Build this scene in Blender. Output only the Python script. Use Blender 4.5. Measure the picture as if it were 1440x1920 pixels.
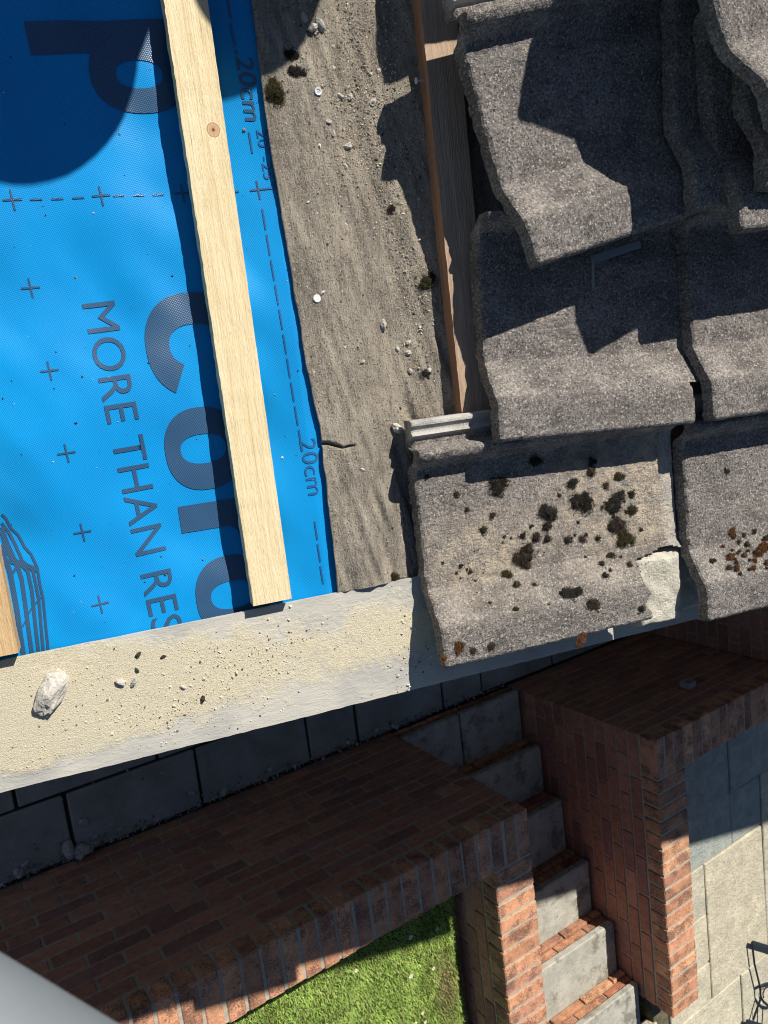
import bpy, math, random
import numpy as np
from mathutils import Matrix, Vector

# ------------------------------------------------------------------ clear
for o in list(bpy.data.objects):
    bpy.data.objects.remove(o, do_unlink=True)
scn = bpy.context.scene
COL = scn.collection
random.seed(7)
RNG = np.random.default_rng(7)

# ------------------------------------------------------------------ camera, sky, sun, exposure
CAM_Z = 3.473                     # the camera's height over the side path
# world axes (x up the roof's plan, y along the battens, z up) seen from the camera
R = np.array([[0.8310832, -0.1167672, 0.5437518],
              [-0.1825640, -0.9808110, 0.0684123],
              [0.5253295, -0.1561258, -0.8364530]])
cam_d = bpy.data.cameras.new('camera')
cam = bpy.data.objects.new('camera', cam_d)
COL.objects.link(cam)
cam_d.sensor_fit = 'VERTICAL'
cam_d.sensor_height = 24.0
cam_d.lens = 24.0 * 1450 / 1920
cam_d.clip_start = 0.01
cam_d.clip_end = 2000
cam_d.dof.use_dof = True
cam_d.dof.focus_distance = 1.08
cam_d.dof.aperture_fstop = 15.0
rt, up, bk = R[0], -R[1], -R[2]
cam.matrix_world = Matrix(((rt[0], up[0], bk[0], 0), (rt[1], up[1], bk[1], 0), (rt[2], up[2], bk[2], CAM_Z), (0, 0, 0, 1)))
scn.camera = cam

SUN = Vector((0.28, 0.93, 1.0)).normalized()     # towards the sun
SUN_EL = math.asin(SUN.z)
SUN_AZ = math.atan2(SUN.x, SUN.y)
w = bpy.data.worlds.new("World")
scn.world = w
w.use_nodes = True
wn = w.node_tree
bg = wn.nodes.get('Background') or wn.nodes.new('ShaderNodeBackground')
sky = wn.nodes.new('ShaderNodeTexSky')
sky.sky_type = 'NISHITA'
sky.sun_disc = False
sky.air_density = 0.75
sky.dust_density = 0.25
sky.sun_elevation = SUN_EL
sky.sun_rotation = SUN_AZ
wn.links.new(sky.outputs[0], bg.inputs['Color'])
bg.inputs['Strength'].default_value = 0.056
sl = bpy.data.lights.new('sun', 'SUN')
sl.energy = 5.0
sl.angle = math.radians(0.53)
sl.color = (1.0, 0.95, 0.87)
so = bpy.data.objects.new('sun', sl)
COL.objects.link(so)
so.rotation_euler = SUN.to_track_quat('Z', 'Y').to_euler()
so.location = (0, 4, 9)
vs = scn.view_settings
vs.view_transform = 'Standard'
vs.look = 'None'
vs.exposure = 0.38
vs.gamma = 1.0
scn.cycles.filter_width = 1.05

# ------------------------------------------------------------------ frames of reference
TH = 0.24292840740731833           # roof pitch
D = 1.015                          # camera to membrane, square on
Sx = Vector((math.cos(TH), 0, math.sin(TH)))
Nx = Vector((-math.sin(TH), 0, math.cos(TH)))
Yx = Vector((0, 1, 0))
C0 = Vector((0, 0, CAM_Z))
_o = C0 - Nx * D
ROOF = Matrix(((Sx.x, 0, Nx.x, _o.x), (Sx.y, 1, Nx.y, _o.y), (Sx.z, 0, Nx.z, _o.z), (0, 0, 0, 1)))
MR = np.stack([np.array(Sx), np.array(Yx), np.array(Nx)])


def _ray(px, py):
    return R.T @ np.array([px - 720, py - 960, 1450.0])


def uv(px, py, h=0.0):
    """survey: point of the photograph -> (u, v) on the roof plane h above the membrane"""
    q = MR @ _ray(px, py)
    t = -(D - h) / q[2]
    return q[0] * t, q[1] * t


def flat(px, py, z):
    """survey: point of the photograph -> (x, y) at world height z"""
    q = _ray(px, py)
    t = (z - CAM_Z) / q[2]
    return q[0] * t, q[1] * t


def on_y(px, py, y):
    q = _ray(px, py)
    t = y / q[1]
    return Vector((q[0] * t, y, q[2] * t + CAM_Z))


def on_x(px, py, x):
    q = _ray(px, py)
    t = x / q[0]
    return Vector((x, q[1] * t, q[2] * t + CAM_Z))


def roof_at(u, v, h=0.0, rz=0.0, rx=0.0, ry=0.0):
    return ROOF @ Matrix.Translation((u, v, h)) @ Matrix.Rotation(rz, 4, 'Z') @ Matrix.Rotation(ry, 4, 'Y') @ Matrix.Rotation(rx, 4, 'X')


# ------------------------------------------------------------------ numpy noise
_perm = np.random.default_rng(3).random(65536).astype(np.float64)


def vn(x, y, z=0.0, seed=0):
    x = np.asarray(x, float); y = np.asarray(y, float); z = np.asarray(z, float) + np.zeros_like(x)
    xi = np.floor(x).astype(np.int64); yi = np.floor(y).astype(np.int64); zi = np.floor(z).astype(np.int64)
    fx, fy, fz = x - xi, y - yi, z - zi
    fx = fx * fx * (3 - 2 * fx); fy = fy * fy * (3 - 2 * fy); fz = fz * fz * (3 - 2 * fz)

    def hsh(a, b, c):
        h = (a * 374761393 + b * 668265263 + c * 2147483647 + seed * 974711) & 0x7fffffff
        h = ((h ^ (h >> 13)) * 1274126177) & 0x7fffffff
        return _perm[(h ^ (h >> 16)) & 65535] * 2 - 1
    r = 0
    for dx in (0, 1):
        for dy in (0, 1):
            for dz in (0, 1):
                r = r + hsh(xi + dx, yi + dy, zi + dz) * (fx if dx else 1 - fx) * (fy if dy else 1 - fy) * (fz if dz else 1 - fz)
    return r


def fbm(x, y, z=0.0, octv=3, seed=0):
    r, a, f = 0, 1.0, 1.0
    for i in range(octv):
        r = r + a * vn(np.asarray(x) * f, np.asarray(y) * f, np.asarray(z) * f, seed + i * 17)
        a *= 0.5; f *= 2.03
    return r / 1.6


# ------------------------------------------------------------------ node helpers
def new_mat(name, rough=0.8, spec=0.3):
    m = bpy.data.materials.new(name)
    m.use_nodes = True
    nt = m.node_tree
    b = nt.nodes['Principled BSDF']
    b.inputs['Roughness'].default_value = rough
    b.inputs['Specular IOR Level'].default_value = spec
    return m, nt, b


def coords(nt, scale=(1, 1, 1), rot=(0, 0, 0), loc=(0, 0, 0), kind='Object'):
    tc = nt.nodes.new('ShaderNodeTexCoord')
    mp = nt.nodes.new('ShaderNodeMapping')
    mp.inputs['Scale'].default_value = scale
    mp.inputs['Rotation'].default_value = rot
    mp.inputs['Location'].default_value = loc
    nt.links.new(tc.outputs[kind], mp.inputs[0])
    return mp.outputs[0]


def nz(nt, vec, scale, detail=4, rough=0.6, dist=0.0):
    n = nt.nodes.new('ShaderNodeTexNoise')
    n.inputs['Scale'].default_value = scale
    n.inputs['Detail'].default_value = detail
    n.inputs['Roughness'].default_value = rough
    n.inputs['Distortion'].default_value = dist
    nt.links.new(vec, n.inputs['Vector'])
    return n.outputs['Fac']


def vor(nt, vec, scale, out='Color', rnd=1.0):
    n = nt.nodes.new('ShaderNodeTexVoronoi')
    n.inputs['Scale'].default_value = scale
    n.inputs['Randomness'].default_value = rnd
    nt.links.new(vec, n.inputs['Vector'])
    return n.outputs[out]


def ramp(nt, fac, stops, interp='LINEAR'):
    r = nt.nodes.new('ShaderNodeValToRGB')
    cr = r.color_ramp
    cr.interpolation = interp
    while len(cr.elements) < len(stops):
        cr.elements.new(0.5)
    for e, (p, c) in zip(cr.elements, stops):
        e.position = p
        if isinstance(c, (int, float)):
            c = (c, c, c)
        e.color = (*c, 1)
    nt.links.new(fac, r.inputs[0])
    return r.outputs[0]


def mix(nt, fac, a, b, mode='MIX'):
    n = nt.nodes.new('ShaderNodeMix')
    n.data_type = 'RGBA'
    n.blend_type = mode
    for s, val in ((n.inputs[0], fac), (n.inputs[6], a), (n.inputs[7], b)):
        if isinstance(val, (int, float)):
            s.default_value = val if s == n.inputs[0] else (val, val, val, 1)
        elif isinstance(val, tuple):
            s.default_value = (*val, 1)
        else:
            nt.links.new(val, s)
    return n.outputs[2]


def math_n(nt, op, a, b=0.0):
    n = nt.nodes.new('ShaderNodeMath')
    n.operation = op
    for s, val in ((n.inputs[0], a), (n.inputs[1], b)):
        if isinstance(val, (int, float)):
            s.default_value = val
        else:
            nt.links.new(val, s)
    return n.outputs[0]


def bump(nt, b, h, strength=0.5, dist=0.002, prev=None):
    n = nt.nodes.new('ShaderNodeBump')
    n.inputs['Strength'].default_value = strength
    n.inputs['Distance'].default_value = dist
    nt.links.new(h, n.inputs['Height'])
    if prev is not None:
        nt.links.new(prev, n.inputs['Normal'])
    nt.links.new(n.outputs[0], b.inputs['Normal'])
    return n.outputs[0]


def attr(nt, name, out='Color'):
    n = nt.nodes.new('ShaderNodeAttribute')
    n.attribute_name = name
    return n.outputs[out]


def setc(nt, b, c, inp='Base Color'):
    if isinstance(c, tuple):
        b.inputs[inp].default_value = (*c, 1)
    else:
        nt.links.new(c, b.inputs[inp])


# ------------------------------------------------------------------ materials
def m_membrane():
    m, nt, b = new_mat('membrane_blue', 0.42, 0.14)
    v = coords(nt, (1, 1, 1), (0, 0, math.radians(28)))
    sx = nt.nodes.new('ShaderNodeSeparateXYZ'); nt.links.new(v, sx.inputs[0])
    k = 2 * math.pi / 0.0031
    a = math_n(nt, 'SINE', math_n(nt, 'MULTIPLY', sx.outputs[0], k))
    c = math_n(nt, 'SINE', math_n(nt, 'MULTIPLY', sx.outputs[1], k * 1.15))
    p = math_n(nt, 'ADD', math_n(nt, 'MULTIPLY', math_n(nt, 'MULTIPLY', a, c), 0.5), 0.5)
    o = coords(nt)
    big = nz(nt, o, 9, 3, 0.5, 0.6)
    base = mix(nt, p, (0.003, 0.145, 0.44), (0.01, 0.345, 0.74))
    base = mix(nt, ramp(nt, big, [(0.35, 0.0), (0.7, 0.35)]), base, (0.0, 0.33, 0.75))
    dust = ramp(nt, nz(nt, o, 900, 2, 0.5), [(0.73, 0.0), (0.78, 1.0)])
    base = mix(nt, math_n(nt, 'MULTIPLY', dust, 0.5), base, (0.45, 0.55, 0.65))
    setc(nt, b, base)
    bump(nt, b, p, 0.2, 0.0008)
    return m


def m_print(name='print_ink', col=(0.026, 0.055, 0.11)):
    m, nt, b = new_mat(name, 0.36, 0.5)
    v = coords(nt, (1, 1, 1), (0, 0, math.radians(28)))
    sx = nt.nodes.new('ShaderNodeSeparateXYZ'); nt.links.new(v, sx.inputs[0])
    k = 2 * math.pi / 0.0031
    a = math_n(nt, 'SINE', math_n(nt, 'MULTIPLY', sx.outputs[0], k))
    c = math_n(nt, 'SINE', math_n(nt, 'MULTIPLY', sx.outputs[1], k * 1.15))
    p = math_n(nt, 'ADD', math_n(nt, 'MULTIPLY', math_n(nt, 'MULTIPLY', a, c), 0.5), 0.5)
    setc(nt, b, mix(nt, math_n(nt, 'MULTIPLY', p, 0.55), col, (0.035, 0.16, 0.34)))
    bump(nt, b, p, 0.3, 0.0008)
    return m


def m_timber(name, lo, hi, dark, knots=(), sawn=0.5):
    """grain along local y"""
    m, nt, b = new_mat(name, 0.75, 0.25)
    g = coords(nt, (60, 2.2, 60))
    o = coords(nt)
    grain = nz(nt, g, 1.6, 5, 0.65, 0.8)
    g2 = nz(nt, coords(nt, (420, 9, 420)), 1.0, 3, 0.6)
    col = ramp(nt, grain, [(0.28, lo), (0.62, hi)])
    col = mix(nt, ramp(nt, g2, [(0.58, 0.0), (0.78, 0.3)]), col, dark)
    line = ramp(nt, nz(nt, coords(nt, (34, 0.9, 34), loc=(3, 1, 2)), 1.3, 2, 0.5, 0.3), [(0.485, 0.0), (0.5, 0.28), (0.515, 0.0)])
    col = mix(nt, line, col, dark)
    blot = nz(nt, coords(nt, (26, 7, 26), loc=(5, 2, 0)), 1.0, 5, 0.7, 0.5)
    col = mix(nt, ramp(nt, blot, [(0.50, 0.0), (0.72, 0.55)]), col, tuple(.45 * a + .55 * b_ for a, b_ in zip(lo, dark)))
    spk = nz(nt, coords(nt, (300, 110, 300)), 1.0, 4, 0.7)
    col = mix(nt, ramp(nt, spk, [(0.64, 0.0), (0.72, 0.6)]), col, dark)
    h = nz(nt, coords(nt, (260, 45, 260)), 1.0, 5, 0.75)
    for (kx, ky, kr) in knots:
        vm = nt.nodes.new('ShaderNodeMapping')
        vm.inputs['Location'].default_value = (-kx / kr, -ky / (kr * 1.15), 0)
        vm.inputs['Scale'].default_value = (1 / kr, 1 / (kr * 1.15), 0.0)
        nt.links.new(o, vm.inputs[0])
        ln = nt.nodes.new('ShaderNodeVectorMath'); ln.operation = 'LENGTH'
        nt.links.new(vm.outputs[0], ln.inputs[0])
        d = math_n(nt, 'ADD', ln.outputs['Value'], math_n(nt, 'MULTIPLY', math_n(nt, 'SUBTRACT', nz(nt, o, 90, 3), 0.5), 0.35))
        kc = ramp(nt, math_n(nt, 'MULTIPLY', d, 0.5), [(0.05, (0.16, 0.07, 0.03)), (0.14, (0.52, 0.33, 0.18)), (0.40, (0.60, 0.40, 0.24)), (0.47, (0.36, 0.20, 0.09)), (0.52, hi)])
        col = mix(nt, ramp(nt, math_n(nt, 'MULTIPLY', d, 0.5), [(0.5, 1.0), (0.6, 0.0)]), col, kc)
    setc(nt, b, col)
    bump(nt, b, math_n(nt, 'ADD', math_n(nt, 'MULTIPLY', h, 1.0), math_n(nt, 'MULTIPLY', g2, 0.6)), sawn, 0.0022)
    return m


def m_felt():
    m, nt, b = new_mat('bitumen_felt', 0.9, 0.2)
    o = coords(nt)
    big = nz(nt, o, 11, 5, 0.65, 0.4)
    col = ramp(nt, big, [(0.3, (0.245, 0.217, 0.178)), (0.5, (0.37, 0.325, 0.263)), (0.68, (0.455, 0.40, 0.32))])
    st = nz(nt, coords(nt, (70, 12, 70), (0, 0, math.radians(12))), 1.0, 4, 0.6)
    col = mix(nt, ramp(nt, st, [(0.35, 0.5), (0.55, 0.0)]), col, (0.13, 0.118, 0.10))
    fib = nz(nt, coords(nt, (360, 110, 300), (0, 0, math.radians(22))), 1.0, 5, 0.75, 0.6)
    col = mix(nt, 0.42, col, ramp(nt, fib, [(0.3, 0.12), (0.5, 0.5), (0.7, 0.9)]), 'OVERLAY')
    sp = vor(nt, o, 620)
    grey = nt.nodes.new('ShaderNodeRGBToBW'); nt.links.new(sp, grey.inputs[0])
    col = mix(nt, ramp(nt, grey.outputs[0], [(0.72, 0.0), (0.8, 0.75)]), col, (0.42, 0.37, 0.29))
    col = mix(nt, ramp(nt, grey.outputs[0], [(0.12, 0.7), (0.2, 0.0)]), col, (0.04, 0.036, 0.03))
    tan = ramp(nt, nz(nt, o, 26, 3, 0.6), [(0.62, 0.0), (0.75, 0.5)])
    col = mix(nt, tan, col, (0.30, 0.24, 0.165))
    setc(nt, b, col)
    h = math_n(nt, 'ADD', math_n(nt, 'ADD', nz(nt, o, 420, 5, 0.75), fib), math_n(nt, 'MULTIPLY', st, 1.6))
    bump(nt, b, h, 0.9, 0.004)
    return m


def m_tile():
    m, nt, b = new_mat('weathered_concrete_tile', 0.92, 0.2)
    o = coords(nt)
    big = nz(nt, o, 14, 5, 0.6, 0.3)
    col = ramp(nt, big, [(0.32, (0.125, 0.113, 0.106)), (0.55, (0.225, 0.204, 0.186)), (0.75, (0.33, 0.295, 0.258))])
    gr = nz(nt, o, 260, 6, 0.82)
    col = mix(nt, 0.55, col, ramp(nt, gr, [(0.38, 0.10), (0.5, 0.52), (0.62, 0.95)]), 'OVERLAY')
    ag = vor(nt, coords(nt, (1, 1.2, 1), (0, 0, .4)), 430)
    agb = nt.nodes.new('ShaderNodeRGBToBW'); nt.links.new(ag, agb.inputs[0])
    col = mix(nt, 1.0, col, ramp(nt, agb.outputs[0], [(0.2, 0.76), (0.5, 1.0), (0.8, 1.24)]), 'MULTIPLY')
    stn = nz(nt, coords(nt, (9, 26, 20)), 1.0, 5, 0.65, 0.5)
    col = mix(nt, ramp(nt, stn, [(0.50, 0.0), (0.66, 0.55)]), col, (0.085, 0.075, 0.070))
    ls = vor(nt, coords(nt, loc=(.3, .1, 0)), 42, 'Distance')
    lsm = math_n(nt, 'MULTIPLY', ramp(nt, ls, [(0.07, 1.0), (0.12, 0.0)]), ramp(nt, nz(nt, o, 17, 3, 0.6), [(0.52, 0.0), (0.6, 0.7)]))
    col = mix(nt, lsm, col, (0.40, 0.385, 0.34))
    sp = vor(nt, o, 480)
    grey = nt.nodes.new('ShaderNodeRGBToBW'); nt.links.new(sp, grey.inputs[0])
    col = mix(nt, ramp(nt, grey.outputs[0], [(0.80, 0.0), (0.86, 0.8)]), col, (0.46, 0.42, 0.36))
    col = mix(nt, ramp(nt, grey.outputs[0], [(0.10, 0.75), (0.18, 0.0)]), col, (0.03, 0.027, 0.027))
    li = attr(nt, 'lichen', 'Fac')
    ln = ramp(nt, nz(nt, o, 38, 5, 0.65), [(0.42, 0.0), (0.62, 1.0)])
    lich = math_n(nt, 'MULTIPLY', li, math_n(nt, 'ADD', math_n(nt, 'MULTIPLY', ln, 0.75), 0.25))
    col = mix(nt, lich, col, mix(nt, gr, (0.32, 0.265, 0.195), (0.68, 0.57, 0.42)))
    pa = attr(nt, 'pale', 'Fac')
    pc = mix(nt, nz(nt, o, 90, 4, 0.7), (0.42, 0.41, 0.385), (0.62, 0.60, 0.55))
    col = mix(nt, pa, col, pc)
    setc(nt, b, col)
    h = math_n(nt, 'ADD', math_n(nt, 'MULTIPLY', gr, 0.7), math_n(nt, 'MULTIPLY', nz(nt, o, 130, 3, 0.6), 0.6))
    h = math_n(nt, 'ADD', h, math_n(nt, 'MULTIPLY', vor(nt, coords(nt, (1, 1.25, 1), (0, 0, .5)), 560, 'Distance'), -0.3))
    h = math_n(nt, 'MULTIPLY', h, math_n(nt, 'SUBTRACT', 1.0, math_n(nt, 'MULTIPLY', pa, 0.75)))
    bump(nt, b, h, 0.75, 0.0045)
    return m


def m_undercloak():
    m, nt, b = new_mat('fibre_cement', 0.88, 0.25)
    o = coords(nt)
    rip = nz(nt, coords(nt, (42, 190, 10)), 1.0, 5, 0.7, 0.9)
    col = mix(nt, rip, (0.36, 0.345, 0.30), (0.60, 0.575, 0.505))
    st = nz(nt, o, 7, 4, 0.55, 0.8)
    col = mix(nt, ramp(nt, st, [(0.45, 0.0), (0.7, 0.7)]), col, (0.30, 0.30, 0.295))
    sand = attr(nt, 'sand', 'Fac')
    sn = nz(nt, o, 30, 5, 0.7)
    sm = ramp(nt, math_n(nt, 'ADD', sand, math_n(nt, 'MULTIPLY', math_n(nt, 'SUBTRACT', sn, 0.5), 1.1)), [(0.34, 0.0), (0.62, 1.0)])
    gs = nz(nt, o, 620, 4, 0.8)
    sc = ramp(nt, gs, [(0.3, (0.42, 0.36, 0.24)), (0.5, (0.66, 0.59, 0.425)), (0.68, (0.78, 0.72, 0.56))])
    col = mix(nt, sm, col, sc)
    dk = math_n(nt, 'MULTIPLY', ramp(nt, vor(nt, o, 300, 'Distance'), [(0.10, 1.0), (0.2, 0.0)]), ramp(nt, nz(nt, o, 16, 4, 0.7), [(0.58, 0.0), (0.72, 0.6)]))
    col = mix(nt, dk, col, (0.10, 0.09, 0.08))
    setc(nt, b, col)
    h = math_n(nt, 'ADD', math_n(nt, 'MULTIPLY', rip, 0.7), math_n(nt, 'MULTIPLY', math_n(nt, 'MULTIPLY', gs, sm), 1.3))
    bump(nt, b, h, 0.75, 0.0022)
    return m


def m_brick(name, speck, white=0.0):
    m, nt, b = new_mat(name, 0.88, 0.2)
    o = coords(nt)
    c = attr(nt, 'bc')
    n1 = nz(nt, o, 34, 6, 0.75)
    col = mix(nt, 1.0, c, ramp(nt, n1, [(0.25, 0.55), (0.5, 1.0), (0.75, 1.35)]), 'MULTIPLY')
    if speck:
        n2 = nz(nt, o, 170, 4, 0.8)
        fl = nz(nt, o, 11, 3, 0.6)
        k = ramp(nt, math_n(nt, 'ADD', n2, math_n(nt, 'MULTIPLY', math_n(nt, 'SUBTRACT', fl, 0.5), 0.8)), [(0.47, 0.0), (0.60, 0.72)])
        col = mix(nt, k, col, (0.062, 0.042, 0.044))
    if white:
        e = ramp(nt, nz(nt, o, 5.5, 6, 0.75, 0.6), [(0.57, 0.0), (0.68, white)])
        col = mix(nt, e, col, (0.30, 0.27, 0.25))
    setc(nt, b, col)
    bump(nt, b, math_n(nt, 'ADD', n1, nz(nt, o, 160, 4, 0.7)), 0.6, 0.006)
    return m


def m_rough(name, a, c, scale, spec=0.2, bscale=None, bst=0.5, bd=0.003, rough=0.9, spots=None, own=False):
    m, nt, b = new_mat(name, rough, spec)
    o = coords(nt)
    n = nz(nt, o, scale, 6, 0.7, 0.4)
    col = mix(nt, ramp(nt, n, [(0.3, 0.0), (0.7, 1.0)]), a, c)
    if spots:
        col = mix(nt, ramp(nt, nz(nt, o, spots[0], 5, 0.7), [(spots[1], 0.0), (spots[1] + 0.1, spots[2])]), col, spots[3])
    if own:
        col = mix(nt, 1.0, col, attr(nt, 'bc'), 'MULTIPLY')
    setc(nt, b, col)
    bump(nt, b, nz(nt, o, bscale or scale * 3, 5, 0.7), bst, bd)
    return m


def m_attr(name, rough=0.8, spec=0.25, var=40.0, lo=0.7, hi=1.3, trans=0.0):
    m, nt, b = new_mat(name, rough, spec)
    c = attr(nt, 'bc')
    col = mix(nt, 1.0, c, ramp(nt, nz(nt, coords(nt), var, 3, 0.6), [(0.3, lo), (0.7, hi)]), 'MULTIPLY')
    setc(nt, b, col)
    if trans:
        t = nt.nodes.new('ShaderNodeBsdfTranslucent')
        nt.links.new(col, t.inputs['Color'])
        mx = nt.nodes.new('ShaderNodeMixShader')
        mx.inputs[0].default_value = trans
        out = nt.nodes['Material Output']
        nt.links.new(b.outputs[0], mx.inputs[1]); nt.links.new(t.outputs[0], mx.inputs[2])
        nt.links.new(mx.outputs[0], out.inputs['Surface'])
    return m


def m_metal(name, col, rough=0.4, metallic=1.0, var=30):
    m, nt, b = new_mat(name, rough, 0.5)
    b.inputs['Metallic'].default_value = metallic
    n = nz(nt, coords(nt), var, 4, 0.6)
    setc(nt, b, mix(nt, n, tuple(x * 0.75 for x in col), tuple(min(1, x * 1.2) for x in col)))
    return m


M = dict(
    membrane=m_membrane(), ink=m_print(), ink_faint=m_print('print_ink_worn', (0.012, 0.085, 0.24)),
    tile=m_tile(), felt=m_felt(), under=m_undercloak(),
    brick=m_brick('red_brick', False, 0.6), coping=m_brick('brindled_brick', True),
    mortar=m_rough('mortar_joint', (0.29, 0.265, 0.21), (0.47, 0.435, 0.35), 45, bscale=220),
    mortar_pale=m_rough('mortar_pale', (0.40, 0.38, 0.31), (0.66, 0.62, 0.52), 45, bscale=260, bst=0.9, bd=0.004),
    slab_dark=m_rough('path_slab', (0.22, 0.23, 0.19), (0.37, 0.37, 0.35), 6, bscale=120, spots=(3.5, 0.56, 0.5, (0.23, 0.23, 0.25))),
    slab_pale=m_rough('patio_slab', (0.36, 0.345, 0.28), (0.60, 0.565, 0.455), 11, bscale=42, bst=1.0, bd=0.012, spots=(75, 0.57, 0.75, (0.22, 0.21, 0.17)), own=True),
    tread=m_rough('step_slab', (0.29, 0.283, 0.245), (0.47, 0.45, 0.38), 12, bscale=70, bst=0.7, bd=0.006, spots=(9, 0.52, 0.8, (0.17, 0.165, 0.125))),
    soil=m_rough('soil', (0.035, 0.03, 0.022), (0.08, 0.065, 0.045), 30, bscale=90, bd=0.02),
    joint=m_rough('path_joint', (0.012, 0.012, 0.010), (0.035, 0.034, 0.028), 50, bd=0.01),
    joint_sand=m_rough('patio_joint', (0.06, 0.055, 0.035), (0.18, 0.16, 0.10), 18),
    lawn=m_rough('lawn_soil', (0.05, 0.075, 0.018), (0.10, 0.10, 0.03), 25, bd=0.02),
    grass=m_attr('grass_blade', 0.55, 0.3, 12, 0.75, 1.3, 0.3),
    grit=m_attr('grit', 0.9, 0.2, 500, 0.75, 1.2),
    moss=m_attr('moss', 0.95, 0.1, 260, 0.55, 1.5),
    stone=m_rough('pale_stone', (0.42, 0.39, 0.34), (0.66, 0.62, 0.55), 60, bscale=240, bst=0.8, bd=0.003),
    flint=m_rough('grey_stone', (0.30, 0.29, 0.27), (0.52, 0.50, 0.46), 80, bscale=260, bst=0.8),
    steel=m_metal('galvanised', (0.50, 0.54, 0.56), 0.55, 0.35),
    tube=m_metal('galvanised_tube', (0.20, 0.225, 0.24), 0.65, 0.2, 22),
    black=m_metal('black_paint', (0.012, 0.013, 0.016), 0.45, 0.0),
    grey_plastic=m_rough('grey_plastic', (0.34, 0.36, 0.38), (0.40, 0.42, 0.44), 20, rough=0.5),
    rubber=m_rough('black_rubber', (0.02, 0.02, 0.02), (0.035, 0.035, 0.035), 20, rough=0.6),
    white=m_rough('petal_white', (0.75, 0.75, 0.72), (0.85, 0.85, 0.82), 20, rough=0.6),
    yellow=m_rough('flower_yellow', (0.6, 0.42, 0.04), (0.7, 0.5, 0.06), 20),
    timber=m_timber('new_timber', (0.72, 0.57, 0.33), (0.82, 0.70, 0.46), (0.46, 0.31, 0.13), knots=[(0.035, -0.008 + 0.0, 0.010)], sawn=0.8),
    timber_tan=m_timber('tan_timber', (0.50, 0.33, 0.16), (0.66, 0.46, 0.25), (0.34, 0.2, 0.08), sawn=0.8),
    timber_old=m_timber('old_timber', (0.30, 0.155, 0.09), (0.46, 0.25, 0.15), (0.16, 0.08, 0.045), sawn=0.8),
    timber_grey=m_timber('weathered_timber', (0.34, 0.24, 0.17), (0.50, 0.36, 0.25), (0.18, 0.12, 0.085), sawn=0.9),
    paint=m_rough('white_paint', (0.7, 0.7, 0.68), (0.8, 0.8, 0.78), 9, rough=0.5),
)


# ------------------------------------------------------------------ object helpers
def add_mesh(name, V, F, mat, mw=None, parent=None, smooth=False, fcol=None, vattr=None, mats=None, fmat=None):
    me = bpy.data.meshes.new(name)
    V = np.asarray(V, float)
    me.from_pydata(V.tolist(), [], F.tolist() if isinstance(F, np.ndarray) else F)
    if mats:
        for q in mats:
            me.materials.append(q)
        if fmat is not None:
            me.polygons.foreach_set('material_index', np.asarray(fmat, dtype=np.int32))
    else:
        me.materials.append(mat)
    if smooth:
        me.polygons.foreach_set('use_smooth', np.ones(len(me.polygons), dtype=bool))
    if fcol is not None:
        a = me.attributes.new('bc', 'FLOAT_COLOR', 'FACE')
        c = np.ones((len(me.polygons), 4)); c[:, :3] = np.asarray(fcol)[:, :3]
        a.data.foreach_set('color', c.ravel())
    for k, val in (vattr or {}).items():
        a = me.attributes.new(k, 'FLOAT', 'POINT')
        a.data.foreach_set('value', np.asarray(val, float).ravel())
    me.update()
    ob = bpy.data.objects.new(name, me)
    COL.objects.link(ob)
    if parent is not None:
        ob.parent = parent
        if mw is not None:
            ob.matrix_local = mw
    elif mw is not None:
        ob.matrix_world = mw
    return ob


def empty(name, mw=None):
    o = bpy.data.objects.new(name, None)
    o.empty_display_size = 0.1
    COL.objects.link(o)
    if mw is not None:
        o.matrix_world = mw
    return o


def tag(o, label=None, cat=None, group=None, kind=None):
    if label: o['label'] = label
    if cat: o['category'] = cat
    if group: o['group'] = group
    if kind: o['kind'] = kind
    return o


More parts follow.
